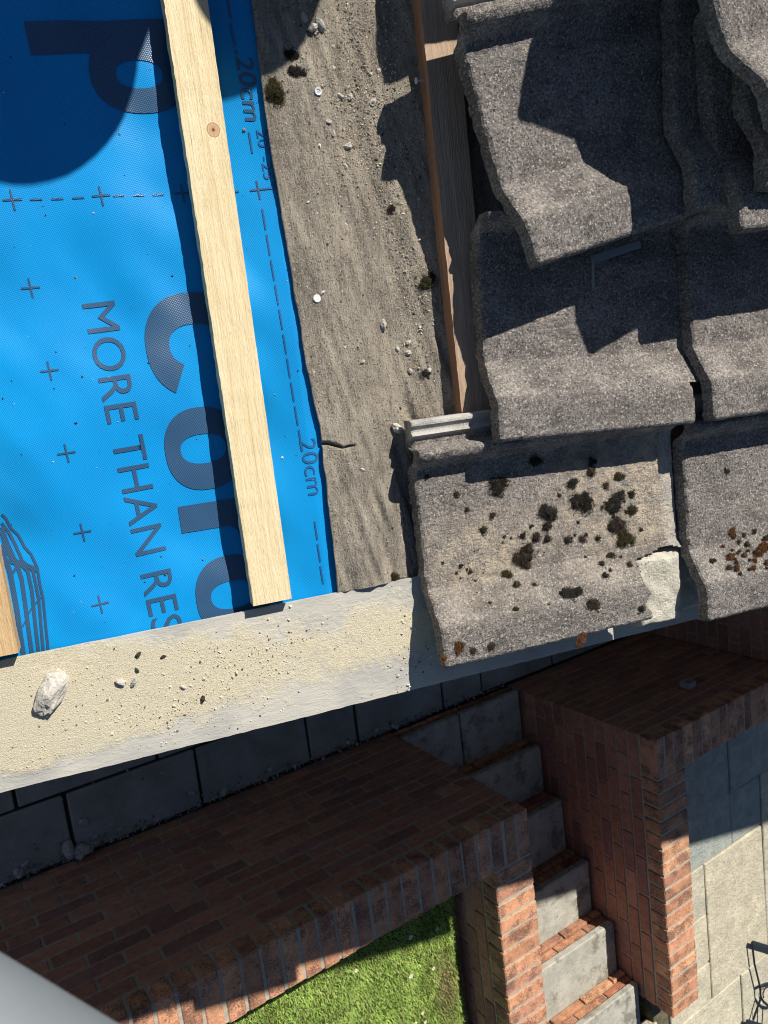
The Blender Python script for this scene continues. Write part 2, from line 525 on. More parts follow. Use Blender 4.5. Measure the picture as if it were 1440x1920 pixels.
class MB:
    def __init__(s):
        s.V, s.F, s.C = [], [], []

    def box(s, x0, x1, y0, y1, z0, z1, c=(1, 1, 1), jit=0.0):
        n = len(s.V)
        for z in (z0, z1):
            for (x, y) in ((x0, y0), (x1, y0), (x1, y1), (x0, y1)):
                s.V.append((x + random.uniform(-jit, jit), y + random.uniform(-jit, jit), z + random.uniform(-jit, jit)))
        for f in ((3, 2, 1, 0), (4, 5, 6, 7), (0, 1, 5, 4), (1, 2, 6, 5), (2, 3, 7, 6), (3, 0, 4, 7)):
            s.F.append([n + i for i in f]); s.C.append(c)

    def bevbox(s, x0, x1, y0, y1, z0, z1, c=(1, 1, 1), bv=0.004, jit=0.0):
        """box with chamfered edges: 24 vertices"""
        n = len(s.V)
        X, Y, Z = (x0, x1), (y0, y1), (z0, z1)
        idx = {}
        for i in (0, 1):
            for j in (0, 1):
                for k in (0, 1):
                    sx, sy, sz = (1 if i == 0 else -1), (1 if j == 0 else -1), (1 if k == 0 else -1)
                    q = [random.uniform(-jit, jit) for _ in range(3)]
                    p = (X[i] + q[0], Y[j] + q[1], Z[k] + q[2])
                    for ax in range(3):
                        d = [sx * bv, sy * bv, sz * bv]; d[ax] = 0
                        idx[(i, j, k, ax)] = len(s.V)
                        s.V.append((p[0] + d[0], p[1] + d[1], p[2] + d[2]))
        def f(*k):
            s.F.append([idx[q] for q in k]); s.C.append(c)
        for i in (0, 1):
            q = [(i, 0, 0, 0), (i, 0, 1, 0), (i, 1, 1, 0), (i, 1, 0, 0)]; f(*(q if i == 0 else q[::-1]))
            q = [(0, i, 0, 1), (1, i, 0, 1), (1, i, 1, 1), (0, i, 1, 1)]; f(*(q if i == 0 else q[::-1]))
            q = [(0, 0, i, 2), (0, 1, i, 2), (1, 1, i, 2), (1, 0, i, 2)]; f(*(q if i == 0 else q[::-1]))
        for a in (0, 1):
            for e in (0, 1):
                q = [(0, a, e, 1), (1, a, e, 1), (1, a, e, 2), (0, a, e, 2)]; f(*(q if a != e else q[::-1]))
                q = [(a, 0, e, 0), (a, 1, e, 0), (a, 1, e, 2), (a, 0, e, 2)]; f(*(q if a == e else q[::-1]))
                q = [(a, e, 0, 0), (a, e, 1, 0), (a, e, 1, 1), (a, e, 0, 1)]; f(*(q if a != e else q[::-1]))
        for i in (0, 1):
            for j in (0, 1):
                for k in (0, 1):
                    q = [(i, j, k, 0), (i, j, k, 1), (i, j, k, 2)]; f(*(q if (i + j + k) % 2 == 0 else q[::-1]))

    def tube(s, pts, r, n=8, c=(1, 1, 1), flatten=1.0, upv=None):
        pts = [Vector(p) for p in pts]
        base = len(s.V)
        for i, p in enumerate(pts):
            t = (pts[min(i + 1, len(pts) - 1)] - pts[max(i - 1, 0)]).normalized()
            a = t.cross(Vector(upv) if upv is not None else (Vector((0, 0, 1)) if abs(t.z) < 0.9 else Vector((1, 0, 0)))).normalized()
            b = t.cross(a).normalized()
            for k in range(n):
                th = 2 * math.pi * k / n
                s.V.append(tuple(p + a * (r * math.cos(th)) + b * (r * flatten * math.sin(th))))
        for i in range(len(pts) - 1):
            for k in range(n):
                q = base + i * n
                s.F.append([q + k, q + (k + 1) % n, q + n + (k + 1) % n, q + n + k]); s.C.append(c)
        s.F.append([base + k for k in range(n)][::-1]); s.C.append(c)
        q = base + (len(pts) - 1) * n
        s.F.append([q + k for k in range(n)]); s.C.append(c)

    def build(s, name, mat, mw=None, parent=None, smooth=False, col=False):
        return add_mesh(name, s.V, s.F, mat, mw, parent, smooth, fcol=s.C if col else None)


def grid_faces(na, nb):
    i = np.arange(na - 1)[:, None] * nb + np.arange(nb - 1)[None, :]
    return np.stack([i, i + nb, i + nb + 1, i + 1], -1).reshape(-1, 4)


# ================================================================== THE GARDEN BELOW
def brickcol(kind):
    if kind == 'wall':
        c = random.choice([(.43, .205, .135), (.39, .185, .125), (.47, .225, .145), (.41, .195, .135), (.35, .17, .13), (.45, .22, .15), (.34, .17, .135), (.42, .20, .13), (.48, .235, .145)])
    else:
        c = random.choice([(.60, .295, .165), (.54, .265, .15), (.66, .345, .19), (.50, .25, .155), (.57, .285, .165)])
    k = random.uniform(0.82, 1.16)
    return tuple(x * k for x in c)


def brick_face(mb, axis, at, sgn, a0, a1, ztop, n, off=0.0, thick=0.1):
    """stretcher bond: axis 'x' = wall runs in x at y=at facing sgn; 'y' = runs in y at x=at"""
    for i in range(n):
        z1 = ztop - i * 0.075
        z0 = z1 - 0.065
        a = a0 - (0.1125 if i % 2 else 0.0) - off
        while a < a1:
            b0, b1 = max(a, a0), min(a + 0.215, a1)
            if b1 - b0 > 0.02:
                p = random.uniform(-0.0015, 0.0015)
                f0, f1 = sorted((at + p, at - sgn * thick))
                if axis == 'x':
                    mb.bevbox(b0, b1, f0, f1, z0, z1, brickcol('wall'), 0.003, 0.0012)
                else:
                    mb.bevbox(f0, f1, b0, b1, z0, z1, brickcol('wall'), 0.003, 0.0012)
            a += 0.225


def coping(mb, axis, lo, hi, a0, a1, z0, z1):
    a = a0
    while a + 0.05 < a1:
        b1 = min(a + 0.0655, a1)
        j = random.uniform(-0.002, 0.002)
        dz = random.uniform(-0.002, 0.002)
        if axis == 'x':
            mb.bevbox(a, b1, lo + j, hi + j, z0, z1 + dz, brickcol('cop'), 0.005, 0.0015)
        else:
            mb.bevbox(lo + j, hi + j, a, b1, z0, z1 + dz, brickcol('cop'), 0.005, 0.0015)
        a += 0.0755


ZC = 1.073            # coping level
ZB = ZC - 0.1125      # top of the stretcher courses
YF, YB = -1.872, -2.087


def retaining_wall(label, x0, x1, rx0, rx1, ry, n):
    e = empty('retaining_wall', Matrix.Translation((x1 if rx0 > x0 + .5 else x0, YF, 0)))
    T = e.matrix_world.inverted()
    mb = MB()
    mb.box(x0 + .006, x1 - .006, YB + .006, YF - .004, -.05, ZC - .004)
    mb.box(rx0 + .006, rx1 - .006, ry + .006, YB + .006, -.05, ZC - .0045)
    mb.build('mortar', M['mortar'], T, e)
    mb = MB()
    brick_face(mb, 'x', YF, 1, x0, x1, ZB, n, 0.07)
    brick_face(mb, 'x', YB, -1, x0 if rx0 > x0 + .5 else rx1, rx0 if rx0 > x0 + .5 else x1, ZB, 4, 0.03)
    brick_face(mb, 'y', rx0, -1, ry, YF if rx0 == x0 else YB, ZB, n, 0.02)
    brick_face(mb, 'y', rx1, 1, ry, YF if rx1 == x1 else YB, ZB, n, 0.05)
    brick_face(mb, 'x', ry, -1, rx0, rx1, ZB, n, 0.0)
    mb.build('brickwork', M['brick'], T, e, col=True)
    mb = MB()
    coping(mb, 'x', YB, YF, x0, x1, ZC - .1025, ZC)
    coping(mb, 'y', rx0, rx1, ry, YB - .008, ZC - .1025, ZC)
    mb.build('coping', M['coping'], T, e, col=True)
    return tag(e, label, 'garden wall', 'brick retaining walls either side of the steps')


# coping bricks are laid from the corner outwards, so x1/x0 fall on a whole brick
wall_l = retaining_wall('long red brick retaining wall with coping turning back beside the lawn', 2.062 - 0.0755 * 66 + .01, 2.062, 1.847, 2.062, YB - .008 - 0.0755 * 30 + .01, 13)
wall_r = retaining_wall('brick retaining wall and pier end right of the steps with grey pipe outlet', 2.926, 2.926 + .0755 * 40, 2.926, 3.144, -3.443, 13)

# wall closing the end of the path
mb = MB(); e = empty('end_wall', Matrix.Translation((4.18, -1.1, 0))); T = e.matrix_world.inverted()
mb.box(4.186, 4.39, YF + .003, -.42, -.05, 1.48); mb.build('mortar', M['mortar'], T, e)
mb = MB(); brick_face(mb, 'y', 4.18, -1, YF + .002, -.42, 1.40, 19, 0.04)
mb.build('brickwork', M['brick'], T, e, col=True)
mb = MB(); coping(mb, 'y', 4.18, 4.395, YF + .01, -.42, 1.41, 1.5125); mb.build('coping', M['coping'], T, e, col=True)
tag(e, 'shaded brick wall closing the end of the path under the tile edge', 'garden wall')

# pipe outlet on the right wall
pc = on_y(1290, 1287, YF)
e = empty('pipe_outlet', Matrix.Translation(pc))
mb = MB()
for (a, b_, c, d) in ((-.034, .034, .022, .030), (-.034, .034, -.030, -.022), (-.034, -.027, -.022, .022), (.027, .034, -.022, .022)):
    mb.box(a, b_, -.03, .032, c, d)
mb.build('pipe_end', M['grey_plastic'], None, e)
mb = MB(); mb.box(-.027, .027, -.03, -.01, -.022, .022); mb.build('pipe_bore', M['rubber'], None, e)
tag(e, 'small square grey pipe outlet sticking out of the shaded brick wall', 'pipe')

# steps
e = empty('garden_steps', Matrix.Translation((2.48, -1.87, 0))); T = e.matrix_world.inverted()
ys = [-1.868, -2.170, -2.449, -2.756, -3.059, -3.350, -3.64]
zs = [0.110, 0.255, 0.406, 0.573, 0.727, 0.868]
for i in range(6):
    xs = [2.068, 2.455 if i in (0, 3) else 2.30, 2.908 + random.uniform(-.006, .004)]
    mb = MB()
    for a, b_ in ((xs[0], xs[1] - .005), (xs[1] + .005, xs[2])):
        mb.bevbox(a, b_, ys[i + 1] - .02, ys[i] + random.uniform(0, .005), zs[i] - .04, zs[i], (1, 1, 1), 0.006, 0.002)
    mb.build('tread', M['tread'], T, e)
    mb = MB()
    zb = (zs[i - 1] if i else 0.0)
    hgt = zs[i] - .045 - zb
    for r_ in range(2):
        x = 2.068 - (0.1 if r_ else 0) - i * .03
        while x < 2.915:
            a, b_ = max(x, 2.068), min(x + .215, 2.916)
            if b_ - a > .03:
                riser_col = (.40, .16, .09) if random.random() < .2 else tuple(.85 * q for q in brickcol('cop'))  # a few riser bricks deep red, the rest dulled coping colours
                mb.bevbox(a, b_, ys[i] - .12, ys[i] - .016 + (.014 if r_ == 0 else 0.004), zb + hgt * r_ / 2 + .004, zb + hgt * (r_ + 1) / 2 - .003, riser_col, .003, .0015)
            x += .226
    mb.build('riser', M['coping'], T, e, col=True)
    mb = MB(); mb.box(2.066, 2.918, ys[i + 1] - .10, ys[i] - .022, zb - .04, zs[i] - .042); mb.build('mortar', M['mortar'], T, e)
tag(e, 'narrow flight of grey slab steps with brick risers climbing between the two brick walls', 'steps')

# path
mb = MB(); mb.box(-3, 4.18, YF - .02, -.36, -.10, -.018)
o = mb.build('path', M['joint']); tag(o, kind='structure')
mb = MB()
jx = [-2.55, -1.963, -1.376, -.789, -.202, .385, .972, 1.56, 1.851, 2.432, 2.724, 3.31, 4.175]
for a, b_ in zip(jx[:-1], jx[1:]):
    mb.bevbox(a + .007, b_ - .007, -1.852, -1.567, -.05, random.uniform(-.002, .002), (1, 1, 1), .006, .003)
jx = [-2.8, -2.2, -1.6, -1.0, -.4, .2, .8, 1.4, 2.0, 2.6, 3.2, 3.8, 4.175]
for r_ in range(2):
    for a, b_ in zip(jx[:-1], jx[1:]):
        mb.bevbox(a + .007 + .1 * r_, b_ - .007 + .1 * r_ if b_ < 4 else b_, -1.553 + .595 * r_, -.965 + .595 * r_, -.05, random.uniform(-.003, .003), (1, 1, 1), .006, .003)
o = mb.build('path_paving', M['slab_dark']); tag(o, kind='structure')

# patio
mb = MB(); mb.box(3.02, 12, -9, -2.05, .6, .858)
o = mb.build('patio', M['joint_sand']); tag(o, kind='structure')
mb = MB()
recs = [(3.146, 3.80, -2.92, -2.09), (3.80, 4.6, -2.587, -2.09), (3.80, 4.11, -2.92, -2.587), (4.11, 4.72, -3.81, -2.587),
        (3.146, 3.526, -3.24, -2.92), (3.146, 3.526, -3.55, -3.24), (3.146, 3.526, -3.81, -3.55), (3.526, 4.11, -3.81, -2.92), (3.146, 3.82, -4.42, -3.81), (3.82, 4.72, -4.42, -3.81),
        (4.6, 5.2, -2.587, -2.09), (4.72, 5.3, -3.2, -2.587), (4.72, 5.6, -3.81, -3.2), (4.72, 5.3, -4.42, -3.81)]
for j in range(6):
    for i in range(5):
        recs.append((3.04 + i * .6, 3.64 + i * .6, -5.02 - j * .6, -4.42 - j * .6))
recs += [(2.08, 2.66, -4.24, -3.67), (2.66, 3.04, -4.24, -3.67)]
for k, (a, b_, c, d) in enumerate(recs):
    mb.bevbox(a + .004, b_ - .004, c + .004, d - .004, .80, .873 + random.uniform(-.003, .003), random.choice([(1.05, 1.0, .92), (1.0, .98, .92), (1.1, 1.06, .98), (.95, .94, .9)]) if k > 2 else (.68, .77, .84), .005, .004)  # first slabs tinted darker and bluer, the house's shade put into their colour
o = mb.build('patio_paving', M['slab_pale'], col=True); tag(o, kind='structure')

# ground to the horizon, upper garden and lawn
mb = MB()
mb.V += [(-600, -.36, -.12), (600, -.36, -.12), (600, 600, -.12), (-600, 600, -.12)]; mb.F.append([0, 1, 2, 3]); mb.C.append((1, 1, 1))
o = mb.build('ground', M['soil']); tag(o, kind='structure')
mb = MB()
for (xa, xb, ya, yb_) in ((-600, 1.95, -600, YB + .02), (3.03, 600, -600, YB + .02), (1.95, 3.03, -600, -3.60)):
    mb.box(xa, xb, ya, yb_, -.1, .70)
o = mb.build('upper_garden_ground', M['lawn']); tag(o, kind='structure')
nx_, ny_ = 120, 90
gx, gy = np.meshgrid(np.linspace(-3.0, 1.80, nx_), np.linspace(-5.2, -2.089, ny_), indexing='ij')
gz = .815 + .010 * fbm(gx * 5, gy * 5, 0, 3, 4) - .05 * np.clip((gx - 1.74) / .06, 0, 1) ** 2
V = np.stack([gx, gy, gz], -1).reshape(-1, 3)
o = add_mesh('lawn', V, grid_faces(nx_, ny_), M['lawn'], smooth=True); tag(o, kind='structure')


def grass():
    n = 80000
    x = RNG.uniform(.25, 1.815, n); y = RNG.uniform(-3.35, -2.095, n)
    dry = np.exp(-(((x - 1.70) / .055) ** 2 + ((y + 2.72) / .16) ** 2))
    keep = RNG.random(n) > dry * .55
    x, y, dry = x[keep], y[keep], dry[keep]
    n = len(x)
    z = .812 + .010 * fbm(x * 5, y * 5, 0, 3, 4) - .05 * np.clip((x - 1.74) / .06, 0, 1) ** 2
    cl = fbm(x * 14, y * 14, 0, 3, 21)
    ln = (RNG.uniform(.010, .026, n)) * (1 + .35 * cl)
    ang = RNG.uniform(0, 2 * np.pi, n)
    lean = RNG.uniform(.25, 1.25, n)
    wd = RNG.uniform(.0012, .0026, n)
    dx, dy = np.cos(ang), np.sin(ang)
    px, py = -dy, dx
    P = np.zeros((n, 5, 3))
    P[:, 0] = np.stack([x - px * wd, y - py * wd, z], -1)
    P[:, 1] = np.stack([x + px * wd, y + py * wd, z], -1)
    mx, my, mz = x + dx * ln * .35 * lean, y + dy * ln * .35 * lean, z + ln * .62 * np.cos(lean * .6)
    P[:, 2] = np.stack([mx + px * wd * .8, my + py * wd * .8, mz], -1)
    P[:, 3] = np.stack([mx - px * wd * .8, my - py * wd * .8, mz], -1)
    P[:, 4] = np.stack([x + dx * ln * lean * .85, y + dy * ln * lean * .85, z + ln * np.cos(lean) * .95], -1)
    i = np.arange(n) * 5
    F = [f for k in i.tolist() for f in ([k, k + 1, k + 2, k + 3], [k + 3, k + 2, k + 4])]
    t = np.clip(.5 + .6 * cl + RNG.normal(0, .22, n), 0, 1)[:, None]
    c = (1 - t) * np.array([.20, .33, .05]) + t * np.array([.52, .68, .19])
    st = (RNG.random(n) < .07)[:, None]
    c = np.where(st, np.array([.50, .46, .20]), c)
    c = c * (1 - dry[:, None]) + dry[:, None] * np.array([.30, .22, .12])
    o = add_mesh('grass', P.reshape(-1, 3), F, M['grass'], fcol=np.repeat(c, 2, 0))
    tag(o, 'short sunlit lawn grass behind the brick retaining wall', 'grass', kind='stuff')


grass()


def daisy(px, py, r=.011):
    x, y = flat(px, py, .85)
    e = empty('daisy', Matrix.Translation((x, y, .815)))
    mb = MB()
    for k in range(11):
        a = 2 * math.pi * k / 11
        ca, sa = math.cos(a), math.sin(a)
        n = len(mb.V)
        for (rr, s_, h) in ((.25, -.12, .040), (.25, .12, .040), (.95, .17, .043), (.95, -.17, .043)):
            mb.V.append((r * (rr * ca - s_ * sa), r * (rr * sa + s_ * ca), h))
        mb.F.append([n, n + 1, n + 2, n + 3][::-1]); mb.C.append((1, 1, 1))
    mb.build('petals', M['white'], None, e)
    mb = MB(); mb.tube([(0, 0, .039), (0, 0, .0425), (0, 0, .044)], r * .32, 8); mb.build('flower_eye', M['yellow'], None, e)
    mb = MB(); mb.tube([(0, 0, 0), (0, 0, .039)], .0012, 5); mb.build('stem', M['lawn'], None, e)
    return e


dz = [(768, 1756), (818, 1740), (769, 1828), (811, 1814), (791, 1897), (796, 1914), (777, 1917), (666, 1818)]
dl = ['white daisy in the shaded grass strip beside the coping', 'smaller white daisy in shaded grass nearest the inner wall corner', 'large white daisy in the middle of the sunlit lawn', 'white daisy in sunlit grass beside the bare brown patch']
for k, (px, py) in enumerate(dz):
    e = daisy(px, py, .011 if k in (0, 2) else .0085)
    tag(e, dl[k] if k < 4 else 'small white daisy at the sunny lower edge of the lawn', 'flower', 'daisies in the lawn')


def lump(name, r, h, seed, mat, sub=10, jag=.35, fcol=None, mw=None, rx=1.0, ry=1.0, smooth=False):
    """a rough stone with a flat underside at z=0"""
    nu, nv = sub + 2, sub * 2
    th = np.linspace(0, np.pi, nu)[:, None] + np.zeros((1, nv))
    ph = np.linspace(0, 2 * np.pi, nv, endpoint=False)[None, :] + np.zeros((nu, 1))
    x, y, z = np.sin(th) * np.cos(ph), np.sin(th) * np.sin(ph), np.cos(th)
    k = 1 + jag * fbm(x * 1.6 + seed, y * 1.6, z * 1.6, 3, seed)
    k = np.round(k * 7) / 7 * .5 + k * .5
    x, y, z = x * k * r * rx, y * k * r * ry, np.maximum(z * k, -.55) * h
    z = z + .55 * h
    V = np.stack([x, y, z], -1).reshape(-1, 3)
    F = []
    for i in range(nu - 1):
        for j in range(nv):
            F.append([i * nv + j, (i + 1) * nv + j, (i + 1) * nv + (j + 1) % nv, i * nv + (j + 1) % nv])
    return add_mesh(name, V, F, mat, mw, None, smooth)


# stones on the path
pst = [(128, 1592, .035, 'tall pale rubble stone standing at the joint by the wall foot'), (149, 1594, .038, 'broad grey rubble stone leaning beside the taller one on the path'),
       (171, 1591, .018, 'small pale pebble just right of the two rubble stones on the path'), (157, 1541, .018, 'pale stone chip lying alone mid slab on the dark path'),
       (47, 1620, .016, 'pale upright stone chip near the left end of the path'), (35, 1637, .022, 'flat pale stone chip lowest left on the dark path'),
       (359, 1487, .016, 'pale stone chip pair in the path corner under the pale verge strip'), (419, 1484, .02, 'whitish stone chips against the wall foot mid path'),
       (741, 1362, .022, 'grey stone chip at the corner where path meets the first step'), (507, 1443, .014, 'pale stone chip at the wall foot right of the middle path joint')]
for k, (px, py, r, lb) in enumerate(pst):
    x, y = flat(px, py, .01)
    o = lump('rubble_stone', r, r * .9, 40 + k, M['flint'], 7, .5, mw=Matrix.Translation((x, y, 0.0)) @ Matrix.Rotation(k * 1.3, 4, 'Z'), rx=.62 if k % 2 == 0 else .8, ry=1.1)
    tag(o, lb, 'stone', 'rubble on the path')


def grains(name, P, size, cols, mat, mw=None, flat_=.7):
    """one mesh of many little angular grains at points P"""
    n = len(P)
    base = np.array([(1, 0, 0), (0, 1, 0), (-1, 0, 0), (0, -1, 0), (0, 0, 1), (0, 0, -.6)], float)
    q = base[None] * RNG.uniform(.6, 1.35, (n, 6, 1)) + RNG.normal(0, .16, (n, 6, 3))
    a = RNG.uniform(0, 2 * np.pi, n)
    ca, sa = np.cos(a)[:, None], np.sin(a)[:, None]
    q = np.stack([q[..., 0] * ca - q[..., 1] * sa, q[..., 0] * sa + q[..., 1] * ca, q[..., 2] * flat_], -1)
    V = (q * np.asarray(size)[:, None, None] + P[:, None, :]).reshape(-1, 3)
    f = np.array([(0, 1, 4), (1, 2, 4), (2, 3, 4), (3, 0, 4), (1, 0, 5), (2, 1, 5), (3, 2, 5), (0, 3, 5)])
    F = (np.arange(n)[:, None, None] * 6 + f[None]).reshape(-1, 3)
    return add_mesh(name, V, F, mat, mw, fcol=np.repeat(cols, 8, 0))


def pick_cols(n, pal, pr):
    pal = np.array(pal); i = RNG.choice(len(pal), n, p=pr)
    return pal[i] * RNG.uniform(.75, 1.25, (n, 1))


n = 1500
x = RNG.uniform(-.3, 2.9, n); y = YF + .012 + np.abs(RNG.normal(0, .025, n))
k = RNG.random(n) < .2
y = np.where(k, RNG.uniform(YF, -1.2, n), y)
o = grains('path_gravel', np.stack([x, y, np.full(n, .003)], -1), RNG.gamma(2, .0016, n) + .0008,
           pick_cols(n, [(.30, .29, .27), (.16, .15, .14), (.45, .43, .4)], [.4, .4, .2]), M['grit'])
tag(o, 'fine pale grit gathered along the dark path joint', 'gravel', kind='stuff')


# folded garden chair lying on the patio
def chair():
    zc = CAM_Z - 2.567
    q = lambda x, y, dz=0.0: Vector((*flat(1340 + x / 9.6, 1720 + y / 9.6, zc + dz), zc + dz))
    A, B, Cc = q(672, 465), q(832, 1450), q(575, 1880)
    e = empty('garden_chair', Matrix.Translation((A.x + .3, (A.y + Cc.y) / 2, .873))); T = e.matrix_world.inverted()
    for p, p2 in ((A, q(960, 550)), (Cc, q(860, 1965))):
        d = (p2 - p).normalized()
        mb = MB(); mb.tube([p, p + d * .30, p + d * .62], .0165, 4, flatten=.5)
        mb.build('frame_bar', M['black'], T, e)
    mb = MB(); mb.tube([A, q(715, 830), q(815, 1250), B, q(690, 1850, -.01)], .0062, 6)
    mb.build('back_rail', M['black'], T, e)
    mb = MB(); mb.tube([q(x, y) for x, y in ((815, 1255), (880, 1215), (960, 1190), (1060, 1190), (1160, 1260), (1190, 1400), (1140, 1540), (1040, 1600), (960, 1590), (880, 1520), (832, 1440))], .0085, 6)
    mb.build('back_scroll', M['black'], T, e)
    mb = MB(); mb.tube([q(x, y, -.01) for x, y in ((960, 1245), (900, 1290), (868, 1370), (880, 1450))], .004, 6)
    mb.build('scroll_end', M['black'], T, e)
    for (x, y, x2, y2) in ((775, 1600, 766, 1900), (872, 1590, 850, 1930)):
        mb = MB(); mb.tube([q(x, y), q(x2, y2, -.01)], .003, 6); mb.build('back_rod', M['black'], T, e)
    tag(e, 'black metal garden chair with a scrolled back lying flat on the sunny patio', 'chair')


chair()


# ================================================================== THE HOUSE UNDER THE ROOF
e = empty('house', Matrix.Translation((1.0, 1.0, 0)))
T = e.matrix_world.inverted()
g = ROOF
mb = MB()
mb.box(-.9, 5.4, -.40, 7.0, -.16, -.045)
o = mb.build('roof_deck', M['timber_old'], T @ g, e)
mb = MB()
mb.box(-.45, 5.0, -.385, -.17, -.05, 1.9)
n0 = len(mb.V)
mb.V += [(-.45, -.385, 1.9), (5.0, -.385, 1.9), (5.0, -.17, 1.9), (-.45, -.17, 1.9), (5.0, -.385, 3.4), (5.0, -.17, 3.4)]
mb.F += [[n0, n0 + 1, n0 + 4], [n0 + 3, n0 + 5, n0 + 2], [n0, n0 + 4, n0 + 5, n0 + 3], [n0 + 1, n0 + 2, n0 + 5, n0 + 4]]; mb.C += [(1, 1, 1)] * 4
for v_ in range(len(mb.V)):
    pass
mb.build('gable_wall', M['mortar'], T @ Matrix.Translation((0, 0, -.35)), e)
tag(e, 'house below the stripped roof with its gable wall and roof deck', 'house')


# ================================================================== ROOF COVERINGS
def hm(u, v):
    """height of the membrane"""
    a = fbm(u * 9 + v * 6 + 3, v * 5 - u * 4, 0, 2, 11)
    b_ = fbm(u * 16 + 1, v * 12, 0, 2, 12)
    f = 1 - .75 * np.clip((np.asarray(u) - .19) / .05, 0, 1)
    return f * (-.0125 + .0115 * a + .0022 * b_)


VE = -.2685           # the verge line where the coverings stop

# membrane
us = np.concatenate([np.linspace(-1.0, -.26, 90), np.linspace(-.255, .30, 270)]); vv = np.concatenate([np.linspace(VE - .02, .52, 380), np.linspace(.53, 1.3, 110)])
gu, gv = np.meshgrid(us, vv, indexing='ij')
V = np.stack([gu, gv, np.minimum(hm(gu, gv), -.0008)], -1).reshape(-1, 3)
mem = add_mesh('roofing_membrane', V, grid_faces(len(us), len(vv)), M['membrane'], ROOF, smooth=True)
tag(mem, 'bright blue woven roofing membrane printed with dark lettering and dashed lines', 'roof membrane')
INK = .0009


def ink_poly(name, polys, mat, maxlen=.008):
    """flat print: list of (verts2d, faces) laid on the membrane"""
    import bmesh
    bm = bmesh.new()
    for P, F in polys:
        vs_ = [bm.verts.new((p[0], p[1], 0)) for p in P]
        for f in F:
            try:
                bm.faces.new([vs_[i] for i in f])
            except ValueError:
                pass
    bmesh.ops.triangulate(bm, faces=bm.faces[:])
    for _ in range(5):
        ed = [q for q in bm.edges if q.calc_length() > maxlen]
        if not ed:
            break
        bmesh.ops.subdivide_edges(bm, edges=ed, cuts=1, use_grid_fill=False)
        bmesh.ops.triangulate(bm, faces=bm.faces[:])
    bmesh.ops.recalc_face_normals(bm, faces=bm.faces[:])
    P = np.array([q.co[:] for q in bm.verts])
    P[:, 2] = np.minimum(hm(P[:, 0], P[:, 1]), -.0008) + INK
    bm.verts.index_update()
    F = [[q.index for q in f.verts] for f in bm.faces]
    bm.free()
    o = add_mesh(name, P, F, mat, None, mem, smooth=True)
    # make them face up
    me = o.data
    if sum(p.normal.z for p in me.polygons) < 0:
        me.flip_normals()
    return o


def ring(cu, cv, ru, rv, iu, iv, t0=0, t1=360, n=44, pw=2.35, icv=None):
    P, F = [], []
    icv = cv if icv is None else icv
    closed = (t1 - t0) >= 360
    cnt = n if closed else n + 1
    for k in range(cnt):
        t = math.radians(t0 + (t1 - t0) * k / n)
        c, s = math.cos(t), math.sin(t)
        ec = math.copysign(abs(c) ** (2 / pw), c); es = math.copysign(abs(s) ** (2 / pw), s)
        P.append((cu + ru * ec, cv + rv * es)); P.append((cu + iu * ec, icv + iv * es))
    for k in range(n):
        a = 2 * k; b_ = (2 * (k + 1)) % (2 * cnt)
        F.append([a, b_, b_ + 1, a + 1])
    return P, F


def quad(u0, v0, u1, v1):
    return [(u0, v0), (u1, v0), (u1, v1), (u0, v1)], [[0, 1, 2, 3]]


def bar(a, b_, w_):
    a, b_ = Vector(a), Vector(b_)
    d = (b_ - a).normalized() * (w_ / 2)
    p = Vector((-d.y, d.x))
    return [tuple(a + p), tuple(a - p), tuple(b_ - p), tuple(b_ + p)], [[0, 1, 2, 3]]


def stroke(pts, w_):
    P, F = [], []
    pts = [Vector(p) for p in pts]
    for i, p in enumerate(pts):
        t = (pts[min(i + 1, len(pts) - 1)] - pts[max(i - 1, 0)]).normalized()
        q = Vector((-t.y, t.x)) * (w_[i] if isinstance(w_, list) else w_) / 2
        P += [tuple(p + q), tuple(p - q)]
    for i in range(len(pts) - 1):
        F.append([2 * i, 2 * i + 1, 2 * i + 3, 2 * i + 2])
    return P, F


# big letters
letters = [
    ('p', [([(-.023, .459), (.15, .466), (.15, .429), (-.0215, .4245)], [[0, 1, 2, 3]]), ring(.0955, .4045, .0565, .0425, .0275, .0155)]),
    ('C', [ring(.1135, .0830, .0615, .0650, .0335, .0245, 0, 262, 40, 2.3), ]),
    ('o', [ring(.1035, -.0485, .0485, .0535, .0290, .0190)]),
    ('r', [quad(.0600, -.1190, .160, -.1545), ring(.118, -.172, .046, .046, .016, .016, -20, 75, 14)]),
    ('o', [ring(.1125, -.2470, .0485, .0535, .0290, .0190)]),
]
# the C opens towards the verge: drop the part of the ring between its two ends
cP, cF = ring(.1135, .0830, .0615, .0650, .0330, .0260, 0, 360, 60, 2.3)
keepF = []
for f in cF:
    mu = sum(cP[i][0] for i in f) / 4; mv = sum(cP[i][1] for i in f) / 4
    if not (mv < .058 and abs(mu - .1135) < .0260):
        keepF.append(f)
letters[1] = ('C', [(cP, keepF)])
for nm, pl in letters:
    ink_poly('printed_letter', pl, M['ink'])
ink_poly('printed_letter', [ring(.098, .545, .0485, .0515, .0290, .0190)], M['ink'])


